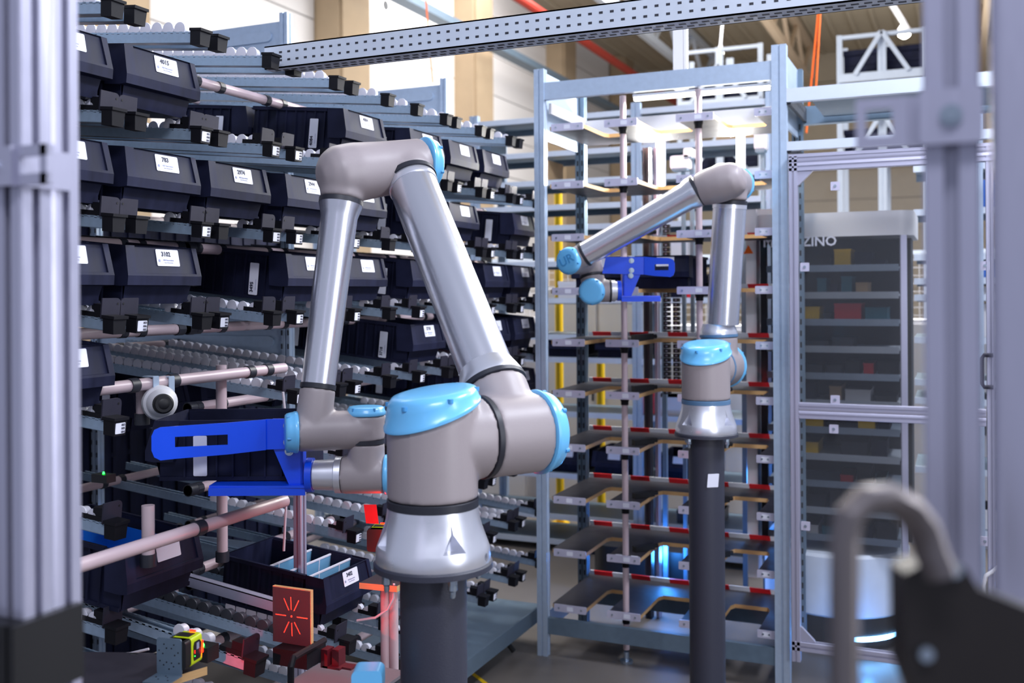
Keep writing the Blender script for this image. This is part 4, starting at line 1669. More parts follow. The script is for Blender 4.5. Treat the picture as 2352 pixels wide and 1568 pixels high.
sc0 = PZ_(398, 1540, zl + 0.008)
scanner((sc0.x + 0.008, sc0.y + 0.02, zl + 0.014), 'lime green and black laser scanner on the plywood ledge', 0.15)
t = thing('angle_bracket', 'perforated steel angle plate holding the lime scanner on the ledge', 'bracket', (sc0.x - 0.004, sc0.y - 0.008, zl), (0, 0, 0.15))
mb = MB()
mb.prism(round_rect(0.060, 0.078, 0.006, 3), (0, 0, 0.040), (1, 0, 0), (0, 0, 1), (0, 0.003, 0))
mb.bb((-0.030, -0.050, 0.0), (0.030, 0.003, 0.003))
pl = obj('plate', mb.mesh('plate', M['galvd']), t)
mb = MB()
for x, z in ((-.024, .052), (-.012, .066), (.012, .066), (-.006, .058), (.006, .058), (.022, .050), (-.015, .046), (.014, .044), (-.006, .028), (.006, .027), (-.013, .022), (.011, .020), (0, .014), (-.022, .030), (.024, .028)):
    mb.cyl((x, -0.0006, z), (x, 0.0, z), 0.0016, 8)
for x, y in ((-.018, -.02), (-.006, -.03), (.008, -.018), (.018, -.032), (0, -.012)):
    mb.cyl((x, y, 0.003), (x, y, 0.0036), 0.0018, 8)
o = obj('hole', mb.mesh('hole', M['black']), pl)
o['kind'] = 'stuff'
mb = MB()
mb.tube([P(342, 1490, 2.3), P(300, 1500, 2.3), P(250, 1503, 2.32), P(150, 1500, 2.32)], 0.003, 6)
solo('cable', mb, M['cable'], 'thin grey cable leaving the lime scanner to the left', 'cable', P(250, 1503, 2.32))
mb = MB()
mb.tube([P(362, 1506, 2.28), P(340, 1512, 2.28), P(316, 1508, 2.28), P(300, 1505, 2.28)], 0.007, 8)
solo('connector_plug', mb, M['black'], 'black cable plug behind the perforated angle plate', 'plug', P(340, 1510, 2.28))
# little circuit box with a green light
q = P(470, 1496, 2.34)
t = thing('sensor_box', 'small black sensor box with a bright green light', 'sensor', q)
mb = MB()
mb.box(q, (0.05, 0.04, 0.034))
part('housing', mb, M['black'], t)
mb = MB()
mb.lathe(q + V((0.005, -0.012, 0.017)), U_, [(0, 0.004), (0.004, 0.004), (0.007, 0.002)], 12)
part('green_light', mb, M['ledg'], t)
q = P(238, 1086, 2.5)
t = thing('sensor_box', 'small dark sensor with green light below the shelf edge at far left', 'sensor', q)
mb = MB()
mb.box(q + V((0, 0, -0.012)), (0.05, 0.03, 0.02))
part('housing', mb, M['black'], t)
mb = MB()
mb.lathe(q, U_, [(-0.002, 0.003), (0.003, 0.002)], 10)
part('green_light', mb, M['ledg'], t)
# plywood square that the laser strikes
q = P(672, 1414, 2.50)
t = thing('plywood_target', 'upright dark plywood square struck by red laser marks', 'board', (q.x, q.y, q.z - 0.07))
mb = MB()
mb.box(q, (0.112, 0.010, 0.136), M['board'])
mb.bb((q.x + 0.056, q.y - 0.005, q.z - 0.068), (q.x + 0.058, q.y + 0.005, q.z + 0.068), M['ply'])
mb.bb((q.x - 0.056, q.y - 0.005, q.z + 0.068), (q.x + 0.058, q.y + 0.005, q.z + 0.070), M['ply'])
part('board', mb, None, t)
TGT = q
mb = MB()
mb.box(q + V((0.02, 0.0, -0.09)), (0.10, 0.08, 0.04))
part('holder', mb, M['cap'], t)
# machine box with dark handle at the bottom
q = P(770, 1560, 2.55)
t = thing('grey_cabinet', 'grey metal cabinet top at the bottom edge below the tray bin', 'cabinet', (q.x, q.y, 0))
mb = MB()
mb.bb((q.x - 0.10, q.y - 0.10, 0.02), (q.x + 0.13, q.y + 0.12, q.z - 0.01))
part('body', mb, M['dark'], t)
mb = MB()
mb.bb((q.x - 0.105, q.y - 0.105, q.z - 0.01), (q.x + 0.135, q.y + 0.125, q.z - 0.002))
part('lid', mb, mat('taupe_paint', (112, 104, 110), 0.45), t)
mb = MB()
mb.tube([P(668, 1580, 2.35), P(668, 1530, 2.35), P(674, 1510, 2.36), P(700, 1495, 2.42), P(728, 1480, 2.48), P(745, 1470, 2.52)], 0.008, 8)
solo('grab_handle', mb, M['cap'], 'black bent grab handle above the grey cabinet', 'handle', P(668, 1580, 2.35))
for k, px in enumerate((752, 778)):
    q = P(px, 1508, 2.50)
    mb = MB()
    mb.box(q, (0.02, 0.03, 0.045))
    mb.box(q + V((0.02, 0, -0.02)), (0.05, 0.03, 0.005))
    solo('clip_block', mb, M['clipred'], ['dark red clip left of its twin above the grey cabinet', 'dark red clip right of its twin above the grey cabinet'][k], 'clip', q)
q = P(842, 1570, 1.98)
t = thing('blue_cover', 'light blue cover corner at the bottom edge left of the pedestal', 'cover', q)
mb = MB()
mb.prism(round_rect(0.06, 0.05, 0.012, 4), q, R_, U_, F_ * 0.05)
part('shell', mb, M['rblue'], t)
# second scanner behind the robot base
q = P(872, 1262, 2.72)
scanner(q, 'lime topped laser scanner half hidden behind the robot base', 0.3)
q2 = P(880, 1340, 2.72)
t = thing('scanner_ledge', 'small plywood ledge lit red behind the robot base', 'shelf', q2)
mb = MB()
mb.prism([(-0.05, -0.04), (0.06, -0.03), (0.06, 0.06), (-0.05, 0.05)], q2 + V((0, 0, -0.008)), (1, 0, 0), (0, 1, 0), (0, 0, 0.016), M['board'], M['ply'])
part('board', mb, None, t)
for px, lab in ((884, 'ivory upright tube lit red left of the robot pedestal'), (904, 'ivory upright tube touching the left edge of the robot pedestal')):
    q = P(px, 1352, 2.72)
    mb = MB()
    mb.cyl((q.x, q.y, 0.0), (q.x, q.y, q.z), 0.0125, 14)
    solo('stand_tube', mb, M['tube'], lab, 'tube', (q.x, q.y, 0))
q = P(856, 1180, 2.72)
t = thing('tape_flag', 'red and orange tape flag above the lime scanner', 'tape', q)
mb = MB()
mb.prism([(-0.018, -0.025), (0.016, -0.027), (0.010, 0.025), (-0.024, 0.025)], q, R_, U_, F_ * 0.002)
part('flag', mb, M['red'], t)
mb = MB()
mb.tube([P(905, 1340, 2.68), P(904, 1372, 2.68), P(890, 1400, 2.68), P(862, 1418, 2.68), P(820, 1425, 2.7)], 0.0035, 6)
solo('cable', mb, M['cable'], 'pinkish cable looping beside the red lit tube', 'cable', P(890, 1400, 2.68))
# red light of the scanners
def point(name, loc, power, color, r=0.01):
    l = bpy.data.lights.new(name, 'POINT')
    l.energy = power
    l.color = color
    l.shadow_soft_size = r
    o = bpy.data.objects.new(name, l)
    COL.objects.link(o)
    o.location = loc
    return o


def spot(name, loc, target, power, color, ang, blend=0.3, r=0.004):
    l = bpy.data.lights.new(name, 'SPOT')
    l.energy = power
    l.color = color
    l.spot_size = ang
    l.spot_blend = blend
    l.shadow_soft_size = r
    o = bpy.data.objects.new(name, l)
    COL.objects.link(o)
    o.location = loc
    o.rotation_euler = (V(target) - V(loc)).to_track_quat('-Z', 'Y').to_euler()
    return o


so = V((sc0.x + 0.045, sc0.y + 0.03, zl + 0.045))
spot('scanner_light', so, TGT + V((-0.05, 0, -0.05)), 5.0, (1, 0.02, 0.02), 1.0, 0.5)
q = P(868, 1262, 2.60)
point('scanner_light', q, 0.5, (1, 0.02, 0.01))
point('scanner_light', P(845, 1330, 2.62), 0.18, (1, 0.02, 0.01))
# the scanner's aiming pattern: a real spot lamp whose beam is cut by a mask
lo = spot('laser_pattern', so, TGT, 200.0, (1, 0.03, 0.01), 0.5, 0.0, 0.0)
lo.data.use_nodes = True
nt = lo.data.node_tree
ez = (TGT - so).normalized()
ex = ez.cross(U_).normalized()
ey = ex.cross(ez).normalized()
em = nt.nodes['Emission']
gm = nt.nodes.new('ShaderNodeNewGeometry')


def vdot(v):
    n = nt.nodes.new('ShaderNodeVectorMath')
    n.operation = 'DOT_PRODUCT'
    nt.links.new(gm.outputs['Incoming'], n.inputs[0])
    n.inputs[1].default_value = tuple(v)
    return n.outputs['Value']


def mth(op, a, b_=None, c=None):
    n = nt.nodes.new('ShaderNodeMath')
    n.operation = op
    for i, x in enumerate((a, b_, c)):
        if x is None:
            continue
        if isinstance(x, (int, float)):
            n.inputs[i].default_value = x
        else:
            nt.links.new(x, n.inputs[i])
    return n.outputs[0]


dz = mth('ABSOLUTE', vdot(ez))
sgn = mth('SIGN', vdot(ez))
u = mth('DIVIDE', mth('MULTIPLY', vdot(ex), sgn), dz)
v = mth('DIVIDE', mth('MULTIPLY', vdot(ey), sgn), dz)
tot = None
for adeg in (0, 62, 92, 118, 180, 242, 272, 302):
    a = math.radians(adeg)
    al = mth('ADD', mth('MULTIPLY', u, math.cos(a)), mth('MULTIPLY', v, math.sin(a)))
    pe = mth('ABSOLUTE', mth('SUBTRACT', mth('MULTIPLY', u, math.sin(a)), mth('MULTIPLY', v, math.cos(a))))
    m1 = mth('LESS_THAN', pe, 0.0035)
    m2 = mth('GREATER_THAN', al, 0.045)
    m3 = mth('LESS_THAN', al, 0.135)
    m_ = mth('MULTIPLY', mth('MULTIPLY', m1, m2), m3)
    tot = m_ if tot is None else mth('ADD', tot, m_)
rr = mth('LESS_THAN', mth('ADD', mth('MULTIPLY', u, u), mth('MULTIPLY', v, v)), 0.00006)
tot = mth('ADD', tot, rr)
nt.links.new(tot, em.inputs['Strength'])

# ------------------------------------------------------------------ rolling picking robot behind the acrylic guard
X0, X1, Y0 = -0.883, -0.207, 4.99
ag = thing('picking_vehicle', 'tall white and dark mobile picking robot behind the acrylic guard', 'mobile robot', (-0.545, 5.3, 0))
mb = MB()
poly = round_rect(X1 - X0 + 0.05, 0.66, 0.07, 5)
mb.prism(poly, (-0.545, 5.32, 1.955), (1, 0, 0), (0, 1, 0), (0, 0, 0.115))
part('top_cover', mb, M['white'], ag)
mb = MB()
mb.lathe((-0.56, 5.26, 0.17), U_, [(0, 0.335), (0.01, 0.345), (0.28, 0.345), (0.295, 0.335)], 40)
part('base_cover', mb, M['wht2'], ag)
mb = MB()
mb.lathe((-0.56, 5.26, 0.015), U_, [(0, 0.30), (0.02, 0.315), (0.155, 0.315)], 40)
part('skirt', mb, M['black'], ag)
mb = MB()
n = 12
vs = []
for i in range(n + 1):
    a = math.radians(-72 + 60 * i / n)
    for (r, z) in ((0.322, 0.060), (0.322, 0.082)):
        vs.append((-0.56 + r * math.cos(a), 5.26 + r * math.sin(a), z))
mb.add(vs, [(2 * i, 2 * i + 2, 2 * i + 3, 2 * i + 1) for i in range(n)])
part('light_ring', mb, M['lampb'], ag)
mb = MB()
mb.bb((X0, Y0 + 0.35, 0.46), (X1, Y0 + 0.60, 1.955))
part('rear_column', mb, M['black'], ag)
for x in (X0 + 0.02, X1 - 0.02):
    mb = MB()
    mb.bar((x, Y0 + 0.02, 0.46), (x, Y0 + 0.02, 1.955), 0.03, 0.03, None, V((0, 1, 0)))
    part('side_frame', mb, M['alu'] if x > -0.5 else M['dark'], ag)
mb = MB()
mb.bb((X0 - 0.01, Y0 - 0.012, 0.46), (X1 - 0.03, Y0 - 0.006, 1.955))
part('front_screen', mb, M['smoke'], ag)
ns = 11
cols = ['red', 'yel', 'teal', 'card', 'bluep', 'white', 'redpl', 'org', 'dark']
for k in range(ns):
    z = 0.52 + k * 0.128
    mb = MB()
    mb.bb((X0 + 0.03, Y0 + 0.01, z), (X1 - 0.04, Y0 + 0.34, z + 0.012))
    mb.bb((X0 + 0.03, Y0 + 0.006, z - 0.01), (X1 - 0.04, Y0 + 0.010, z + 0.022))
    part('shelf_level', mb, M['wht2'] if k % 2 else M['galv'], ag)
random.seed(11)
ORD = ['first', 'second', 'third', 'fourth', 'fifth', 'sixth', 'seventh', 'eighth', 'ninth', 'tenth', 'eleventh', 'twelfth', 'thirteenth', 'fourteenth']
NM = {'dark': 'dark grey', 'black': 'black', 'card': 'brown cardboard', 'red': 'red', 'redpl': 'red', 'yel': 'yellow', 'teal': 'teal', 'white': 'white', 'bin': 'navy', 'beige': 'off-white', 'galvd': 'grey', 'bluep': 'blue'}
for k in range(ns):
    z = 0.52 + k * 0.128
    x = X0 + 0.06
    n_ = 0
    while x < X1 - 0.12:
        w_ = random.uniform(0.04, 0.13)
        h_ = random.uniform(0.03, 0.09)
        c = random.choice(['dark', 'dark', 'black', 'black', 'card', 'red', 'yel', 'teal', 'white', 'bin'])
        if random.random() < 0.75:
            q = V((x + w_ / 2, Y0 + 0.10, z + 0.012))
            t = thing('parts_box', '%s box, %s from the left, %s shelf up in the mobile robot' % (NM[c], ORD[n_], ORD[k]), 'box', q, group='boxes inside the mobile robot')
            mb = MB()
            mb.bb((-w_ / 2 + 0.004, -0.05, 0), (w_ / 2 - 0.004, 0.15, h_))
            mb.bb((-w_ / 2 + 0.002, -0.052, h_ - 0.008), (w_ / 2 - 0.002, 0.152, h_))
            obj('carton', mb.mesh('carton', M[c]), t)
            n_ += 1
        x += w_ + 0.01
# lettering on the dark front: the name reads across the front
s_ = text_mesh('MAGAZINO', 0.068, M['label'], 0.0012)
put_text('MAGAZINO', 0.064, M['label'], ag.children[-1] if False else ag, (PY(1836, 556, Y0 - 0.014)), (1, 0, 0), (0, -1, 0), 0.0012, 'writing')
# white lift column beside it with an orange warning triangle
q0, q1 = PY(1712, 545, 4.99), PY(1736, 545, 4.99)
t = thing('lift_column', 'white column with an orange warning triangle left of the mobile robot', 'column', ((q0.x + q1.x) / 2, 5.02, 0))
mb = MB()
mb.bb((q0.x, 5.0, 0.3), (q1.x, 5.1, 2.10))
mb.bb((q0.x - 0.1, 5.02, 1.96), (q1.x + 0.12, 5.12, 2.10))
part('column', mb, M['white'], t)
mb = MB()
c = PY(1719, 573, 4.998)
mb.prism([(-0.024, -0.02), (0.024, -0.02), (0, 0.022)], c, (1, 0, 0), (0, 0, 1), (0, -0.001, 0))
part('warning_triangle', mb, M['org'], t)
# grey lift mast and cable chains
for k, (pa, pb, m, y0, y1, dd, lab) in enumerate(((1478, 1500, 'dark', 300, 1395, 5.12, 'brownish grey lift mast behind the comb shelves, wider one'), (1503, 1518, 'alu', 300, 1395, 5.14, 'aluminium lift mast beside the wide grey one'))):
    a, b_ = PY(pa, y0, dd), PY(pb, y1, dd)
    t = thing('lift_mast', lab, 'mast', ((a.x + b_.x) / 2, dd, 0))
    mb = MB()
    mb.prism(slot_profile(b_.x - a.x, 0.05, 1, 1, 0.010, 0.006), ((a.x + b_.x) / 2, dd, 0.0), (1, 0, 0), (0, 1, 0), (0, 0, 2.45))
    part('profile', mb, M[m], t)
for k, (px, y0, y1) in enumerate(((1531, 520, 900), (1554, 680, 890))):
    a, b_ = PY(px, y0, 5.16), PY(px, y1, 5.16)
    t = thing('cable_chain', ['black cable chain hanging behind the comb shelves, longer one', 'black cable chain hanging behind the comb shelves, shorter one'][k], 'cable chain', (a.x, 5.16, b_.z))
    z = b_.z
    mbl = None
    while z < a.z:
        mb = MB()
        mb.box((a.x, 5.16, z), (0.034, 0.03, 0.020), M['black'])
        mb.box((a.x, 5.1445, z), (0.010, 0.002, 0.006), M['inkg'])
        part('chain_link', mb, None, t)
        z += 0.024
# vertical work lamps that glare behind the rack
for k, (px, y0, y1) in enumerate(((1515, 322, 432), (1700, 312, 400))):
    a, b_ = PY(px, y0, 5.25), PY(px, y1, 5.25)
    t = thing('work_lamp', ['glaring upright lamp tube left of the back robot elbow', 'glaring upright lamp tube above the back robot elbow'][k], 'lamp', (a.x, 5.25, b_.z))
    mb = MB()
    mb.bb((a.x - 0.016, 5.285, b_.z - 0.04), (a.x + 0.016, 5.31, a.z + 0.04))
    part('housing', mb, M['white'], t)
    mb = MB()
    mb.bb((a.x - 0.012, 5.31, 0), (a.x + 0.012, 5.335, a.z))
    part('stand', mb, M['galvd'], t)
    mb = MB()
    mb.cyl((a.x, 5.25, b_.z), (a.x, 5.25, a.z), 0.020, 16)
    part('glowing_tube', mb, M['lamp'], t)
    area('work_lamp_light', (a.x - 0.02, 5.20, (a.z + b_.z) / 2), ((-1.98, 3.75, 2.02) if k == 0 else (a.x - 0.35, 4.0, 1.9)), 0.05, 0.25, [30, 10][k], (1, 0.97, 0.92))
# white gear boxes near the lamps
for k, (px, py, w_, h_) in enumerate(((1560, 372, 0.10, 0.07), (1745, 322, 0.06, 0.09), (1770, 255, 0.10, 0.05), (1580, 350, 0.05, 0.05))):
    c = PY(px, py, 5.22)
    t = thing('gear_housing', ['white housing between the two glaring lamps', 'white housing right of the right glaring lamp', 'white housing under the beam beside the right rack post', 'small white housing between the two glaring lamps'][k], 'housing', c)
    mb = MB()
    mb.prism(round_rect(w_, h_, 0.012, 3), c, (1, 0, 0), (0, 0, 1), (0, 0.08, 0))
    part('shell', mb, M['white'], t)
    mb = MB()
    mb.prism(round_rect(w_ * 0.8, h_ * 0.2, 0.004, 2), c + V((0, -0.002, -h_ * 0.55)), (1, 0, 0), (0, 0, 1), (0, 0.07, 0))
    part('flange', mb, M['galvd'], t)
    mb = MB()
    mb.bb((c.x - 0.01, 5.295, 0), (c.x + 0.01, 5.315, c.z))
    part('stand', mb, M['galvd'], t)

# ------------------------------------------------------------------ shelving behind the cell
def shelving(name_label, x0, x1, Y, posts, levels, depth=0.45, lip=0.035, group='shelving rows behind the cell', m='wht2', zt=2.75):
    t = thing('shelving', name_label, 'shelving', ((x0 + x1) / 2, Y, 0))
    for x in posts:
        for yy in (Y, Y + depth):
            o = obj('post', post_mesh(zt, 0.06, 0.04).mesh('post', M['galv']), t, (x - t.location.x, yy - t.location.y, 0))
            o['kind'] = 'thing'
            del o['kind']
    for z in levels:
        mb = MB()
        mb.bb((x0, Y - 0.01, z - lip), (x1, Y + 0.0, z), M[m])
        mb.bb((x0, Y, z - 0.006), (x1, Y + depth, z), M['galvd'])
        mb.bb((x0, Y + depth - 0.01, z - lip - 0.01), (x1, Y + depth, z), M['galvd'])
        part('shelf_board', mb, None, t)
    return t


lev = [2.86] + [1.7 + (671 - y) * 6.65 / 2320 for y in (347, 413, 470, 517, 600, 684, 767, 819, 943, 1084, 1179, 1290)] + [0.08]
shelving('white and galvanised shelving seen between the flow rack and the comb shelves', -4.3, -1.0, 6.2, (-4.28, -3.0, -1.86, -1.02), lev, zt=2.9)
lev2 = [1.7 + (666 - y) * 5.9 / 2320 for y in (395, 490, 588, 640, 676, 768, 860, 900, 1050, 1180)]
shelving('galvanised shelving seen through the acrylic guard beside the mobile robot', -0.22, 1.5, 6.05, (-0.12, 0.10, 0.75, 1.45), lev2, zt=2.7)
random.seed(5)
# bins and boxes standing on those shelves
Ys = 6.2
for k, (px, lvi, lab) in enumerate(((1408, 8, 'black bin with white label on the far shelving below the blue gripper'), (1398, 10, 'black bin with white label on the far shelving, second below the gripper'), (1290, 8, 'black bin on the far shelving beside the rack post'),
                                    (1548, 10, 'black bin on the far shelving right of the grey lift mast'), (1395, 12, 'blue lit bin low on the far shelving'), (1550, 6, 'black bin on the far shelving behind the cable chains'), (1290, 10, 'black bin on the far shelving left of the ivory tubes'))):
    z = lev[lvi] + 0.001
    x = PY(px, 700, Ys).x
    storage_bin((x, Ys + 0.03, z), (0, 0, -math.pi / 2), '', None, lab, group='bins on the far shelving', small=False)
def stock(x0, x1, Y, levels, blocked, cols, what, where, dens, hmax):
    for li in range(1, len(levels)):
        sp = levels[li - 1] - levels[li] - 0.05
        x = x0 + random.uniform(0, 0.25)
        n_ = 0
        while x < x1 - 0.3:
            w_ = random.uniform(0.08, 0.28)
            h_ = min(sp, random.uniform(0.05, hmax))
            ok = h_ > 0.03 and random.random() < dens and not any(li == l_ and abs(p_ - x - w_ / 2) < 0.32 for p_, l_ in blocked)
            if ok:
                c = random.choice(cols)
                t = thing('carton', '%s %s, %s from the left, %s level down of %s' % (NM[c], what, ORD[n_], ORD[li - 1], where), what, (x + w_ / 2, Y + 0.14, levels[li]), group='%ss on %s' % (what, where))
                mb = MB()
                mb.bb((-w_ / 2, -0.1, 0), (w_ / 2, 0.16, h_))
                mb.bb((-w_ / 2 - 0.002, -0.102, h_ * 0.8), (w_ / 2 + 0.002, 0.162, h_))
                obj('box_body', mb.mesh('box_body', M[c]), t)
                n_ += 1
            x += w_ + random.uniform(0.02, 0.2)


stock(-4.1, -1.05, 6.2, lev[:-1], [(PY(p_, 700, Ys).x, l_) for p_, l_ in ((1408, 8), (1398, 10), (1290, 8), (1548, 10), (1395, 12), (1550, 6), (1290, 10))], ['beige', 'white', 'white', 'galvd', 'dark', 'card'], 'carton', 'the far shelving', 0.22, 0.14)
stock(-0.18, 1.4, 6.05, lev2, [], ['beige', 'card', 'white', 'yel', 'redpl', 'bluep', 'beige', 'galvd'], 'box', 'the right shelving', 0.55, 0.2)
# yellow safety posts behind
for k, (px, y0, y1) in enumerate(((1282, 440, 705), (1379, 785, 820), (2007, 540, 640))):
    a, b_ = PY(px, y0, 6.9), PY(px, y1, 6.9)
    t = thing('yellow_post', ['yellow post behind the shelving right of the flow rack', 'short yellow post below the back robot gripper', 'yellow post seen through the mobile robot'][k], 'post', (a.x, 6.9, 0))
    mb = MB()
    mb.cyl((a.x, 6.9, 0), (a.x, 6.9, a.z), 0.03, 14)
    mb.cyl((a.x, 6.9, 0), (a.x, 6.9, 0.02), 0.07, 14)
    part('pole', mb, M['yel'], t)
# mesh fence of the far aisle
t = thing('mesh_fence', 'pale wire mesh fence along the far aisle', 'fence', (-1.5, 8.2, 0))
mb = MB()
for x in (-5.0, -3.8, -2.6, -1.4, -0.2, 1.0, 2.2):
    mb.bb((x - 0.02, 8.18, 0), (x + 0.02, 8.22, 2.0))
mb.bb((-5, 8.19, 1.97), (2.2, 8.21, 2.0))
mb.bb((-5, 8.19, 0.1), (2.2, 8.21, 0.13))
part('fence_frame', mb, M['wht2'], t)
mb = MB()
for i in range(120):
    x = -5 + i * 0.06
    mb.box((x, 8.2, 1.05), (0.004, 0.004, 1.86))
for i in range(31):
    mb.box((-1.4, 8.2, 0.13 + i * 0.06), (7.2, 0.004, 0.004))
part('wire_mesh', mb, M['white'], t, stuff=True)
# low white cabinets and beige boards behind the shelving
for k, (x, w_, h_, c) in enumerate(((-3.6, 1.0, 1.5, 'beige'), (-2.5, 0.95, 1.75, 'white'), (-1.55, 0.85, 1.45, 'beige'), (0.2, 1.0, 1.5, 'white'), (1.4, 0.9, 1.9, 'beige'))):
    t = thing('low_cabinet', ['wide off-white cabinet', 'white cabinet with flat doors', 'short off-white cabinet', 'white cabinet behind the mobile robot', 'off-white cabinet at far right'][k] + ' behind the far shelving', 'cabinet', (x, 7.5, 0))
    mb = MB()
    mb.bb((x - w_ / 2, 7.3, 0.0), (x + w_ / 2, 7.7, h_))
    part('body', mb, M[c], t)
    for s_ in (-1, 1):
        mb = MB()
        mb.bb((x + s_ * w_ / 4 - w_ * 0.235, 7.285, 0.08), (x + s_ * w_ / 4 + w_ * 0.235, 7.299, h_ - 0.03))
        d_ = part('door', mb, M[c], t)
        mb = MB()
        mb.bb((x + s_ * 0.04 - 0.006, 7.27, h_ * 0.5), (x + s_ * 0.04 + 0.006, 7.284, h_ * 0.5 + 0.1))
        part('handle', mb, M['dark'], d_)

# ------------------------------------------------------------------ tall storage racks with stacked crates
def crate_stack(x0, x1, Y, z0, n, label):
    t = thing('crate_row', label, 'crates', ((x0 + x1) / 2, Y, z0))
    w_ = (x1 - x0) / n
    for i in range(n):
        mb = MB()
        a = x0 + i * w_
        mb.prism([(0, 0), (w_ * 0.94, 0), (w_ * 0.97, 0.22), (w_ * 0.97, 0.30), (-w_ * 0.03 + 0.01, 0.30), (-w_ * 0.03 + 0.01, 0.22)], (a + 0.01, Y - 0.25, z0), (1, 0, 0), (0, 0, 1), (0, 0.5, 0))
        for zz in (0.06, 0.13):
            mb.bb((a + 0.02, Y - 0.262, z0 + zz), (a + w_ - 0.02, Y - 0.25, z0 + zz + 0.02))
        mb.bb((a, Y - 0.27, z0 + 0.25), (a + w_, Y + 0.27, z0 + 0.31))
        part('crate', mb, M['bin'], t)
    return t


for k, (pa, pb, ytop, ydeck, Y, lab) in enumerate(((1935, 2128, 88, 178, 13.0, 'right'), (1575, 1757, 122, 238, 14.0, 'left'))):
    xa, xb = PY(pa, 100, Y).x, PY(pb, 100, Y).x
    zt = PY((pa + pb) / 2, ytop, Y).z
    z1 = PY((pa + pb) / 2, ydeck, Y).z
    zs = (z1, z1 - 0.95)
    t = thing('tall_rack', 'tall braced galvanised rack of the far aisle, %s one' % lab, 'rack', ((xa + xb) / 2, Y, 0))
    xm = (xa + xb) / 2
    for x in (xa, xm, xb):
        for yy in (-0.35, 0.35):
            o = obj('post', post_mesh(zt, 0.06 if x != xm else 0.095, 0.06).mesh('post', M['wht2']), t, (x - xm, yy, 0))
    mb = MB()
    mb.bar((xa, Y - 0.35, zt - 0.03), (xb, Y - 0.35, zt - 0.03), 0.05, 0.045)
    part('top_rail', mb, M['wht2'], t)
    for z in zs:
        mb = MB()
        mb.bb((xa, Y - 0.42, z - 0.10), (xb, Y - 0.38, z))
        mb.bb((xa, Y - 0.38, z - 0.02), (xb, Y + 0.38, z))
        part('deck', mb, M['wht2'], t)
        for s_ in (-1, 1):
            mb = MB()
            xe = xa if s_ < 0 else xb
            mb.bar((xm, Y - 0.43, z + 0.46), (xe + (-s_) * 0.18, Y - 0.43, z - 0.02), 0.03, 0.05)
            part('brace', mb, M['wht2'], t)
    for i, z in enumerate(zs):
        crate_stack(xa + 0.03, xb - 0.03, Y + 0.02, z, 2, 'row of dark crates on the %s deck of the %s tall rack' % (['upper', 'lower'][i], lab))

# ------------------------------------------------------------------ floor details
mb = MB()
ya, yb = PZ_(1060, 1532, 0), PZ_(1150, 1600, 0)
yd = (yb - ya).normalized()
mb.prism([(-0.3, 0), (1.5, 0), (1.5, 0.02), (-0.3, 0.02)], ya + V((0, 0, 0.0005)), yd, U_.cross(yd), (0, 0, 0.001))
solo('floor_line', mb, M['yel'], 'thin yellow line painted on the floor right of the front pedestal', 'floor marking', (ya.x, ya.y, 0))
a = PZ_(1085, 1495, 0.02)
b_ = PZ_(1180, 1495, 0.02)
c = (a + b_) / 2
mb = MB()
mb.tube([a + (b_ - a) * (i / 10.0) + V((0, 0, 0.085 * math.sin(math.pi * i / 10.0))) for i in range(11)], 0.012, 8)
solo('floor_cable', mb, M['black'], 'thick black cable arching above the floor under the flow rack', 'cable', a)
# bottom tray of the flow rack end
mb = MB()
mb.bb((-2.9, 3.7, 0.16), (-1.86, 4.6, 0.17), M['galvd'])
mb.bb((-1.86, 3.7, 0.12), (-1.85, 4.6, 0.19), M['galvd'])
part('bottom_tray', mb, None, rack)
# blue status lights of a low vehicle seen through the comb shelves
q = P(1418, 1377, 5.6)
t = thing('low_vehicle', 'low dark floor vehicle with blue lights behind the comb shelves', 'mobile robot', (q.x + 0.1, q.y + 0.2, 0))
mb = MB()
mb.prism(round_rect(0.62, 0.5, 0.1, 5), (q.x + 0.14, q.y + 0.28, 0.04), (1, 0, 0), (0, 1, 0), (0, 0, 0.24))
part('body', mb, M['black'], t)
mb = MB()
mb.cyl((q.x, q.y + 0.03, q.z), (q.x, q.y + 0.0, q.z), 0.022, 20)
part('head_lamp', mb, M['lampb'], t)
point('vehicle_light', (q.x + 0.3, q.y - 0.10, 0.30), 9, (0.05, 0.30, 1.0), 0.05)
point('vehicle_light', (-0.38, 4.78, 0.10), 1.3, (0.08, 0.35, 1.0), 0.03)
point('vehicle_light', (-0.95, 5.5, 0.7), 3.0, (0.05, 0.30, 1.0), 0.05)
# small things lying behind the combs
for k, (px, py, c, lab) in enumerate(((1490, 960, 'redpl', 'red upright plastic part behind the comb shelves'), (1425, 690, 'redpl', 'red plastic part under the back gripper'), (1590, 697, 'redpl', 'red plastic part right of the cable chains'))):
    q = PY(px, py, 6.22)
    hh = 0.14 if k == 0 else 0.05
    q.z = lev[9 if k == 0 else 6] + hh / 2
    mb = MB()
    mb.prism(round_rect(0.07, hh, 0.012, 3), q, (1, 0, 0), (0, 0, 1), (0, 0.04, 0))
    solo('plastic_part', mb, M[c], lab, 'plastic part', q)

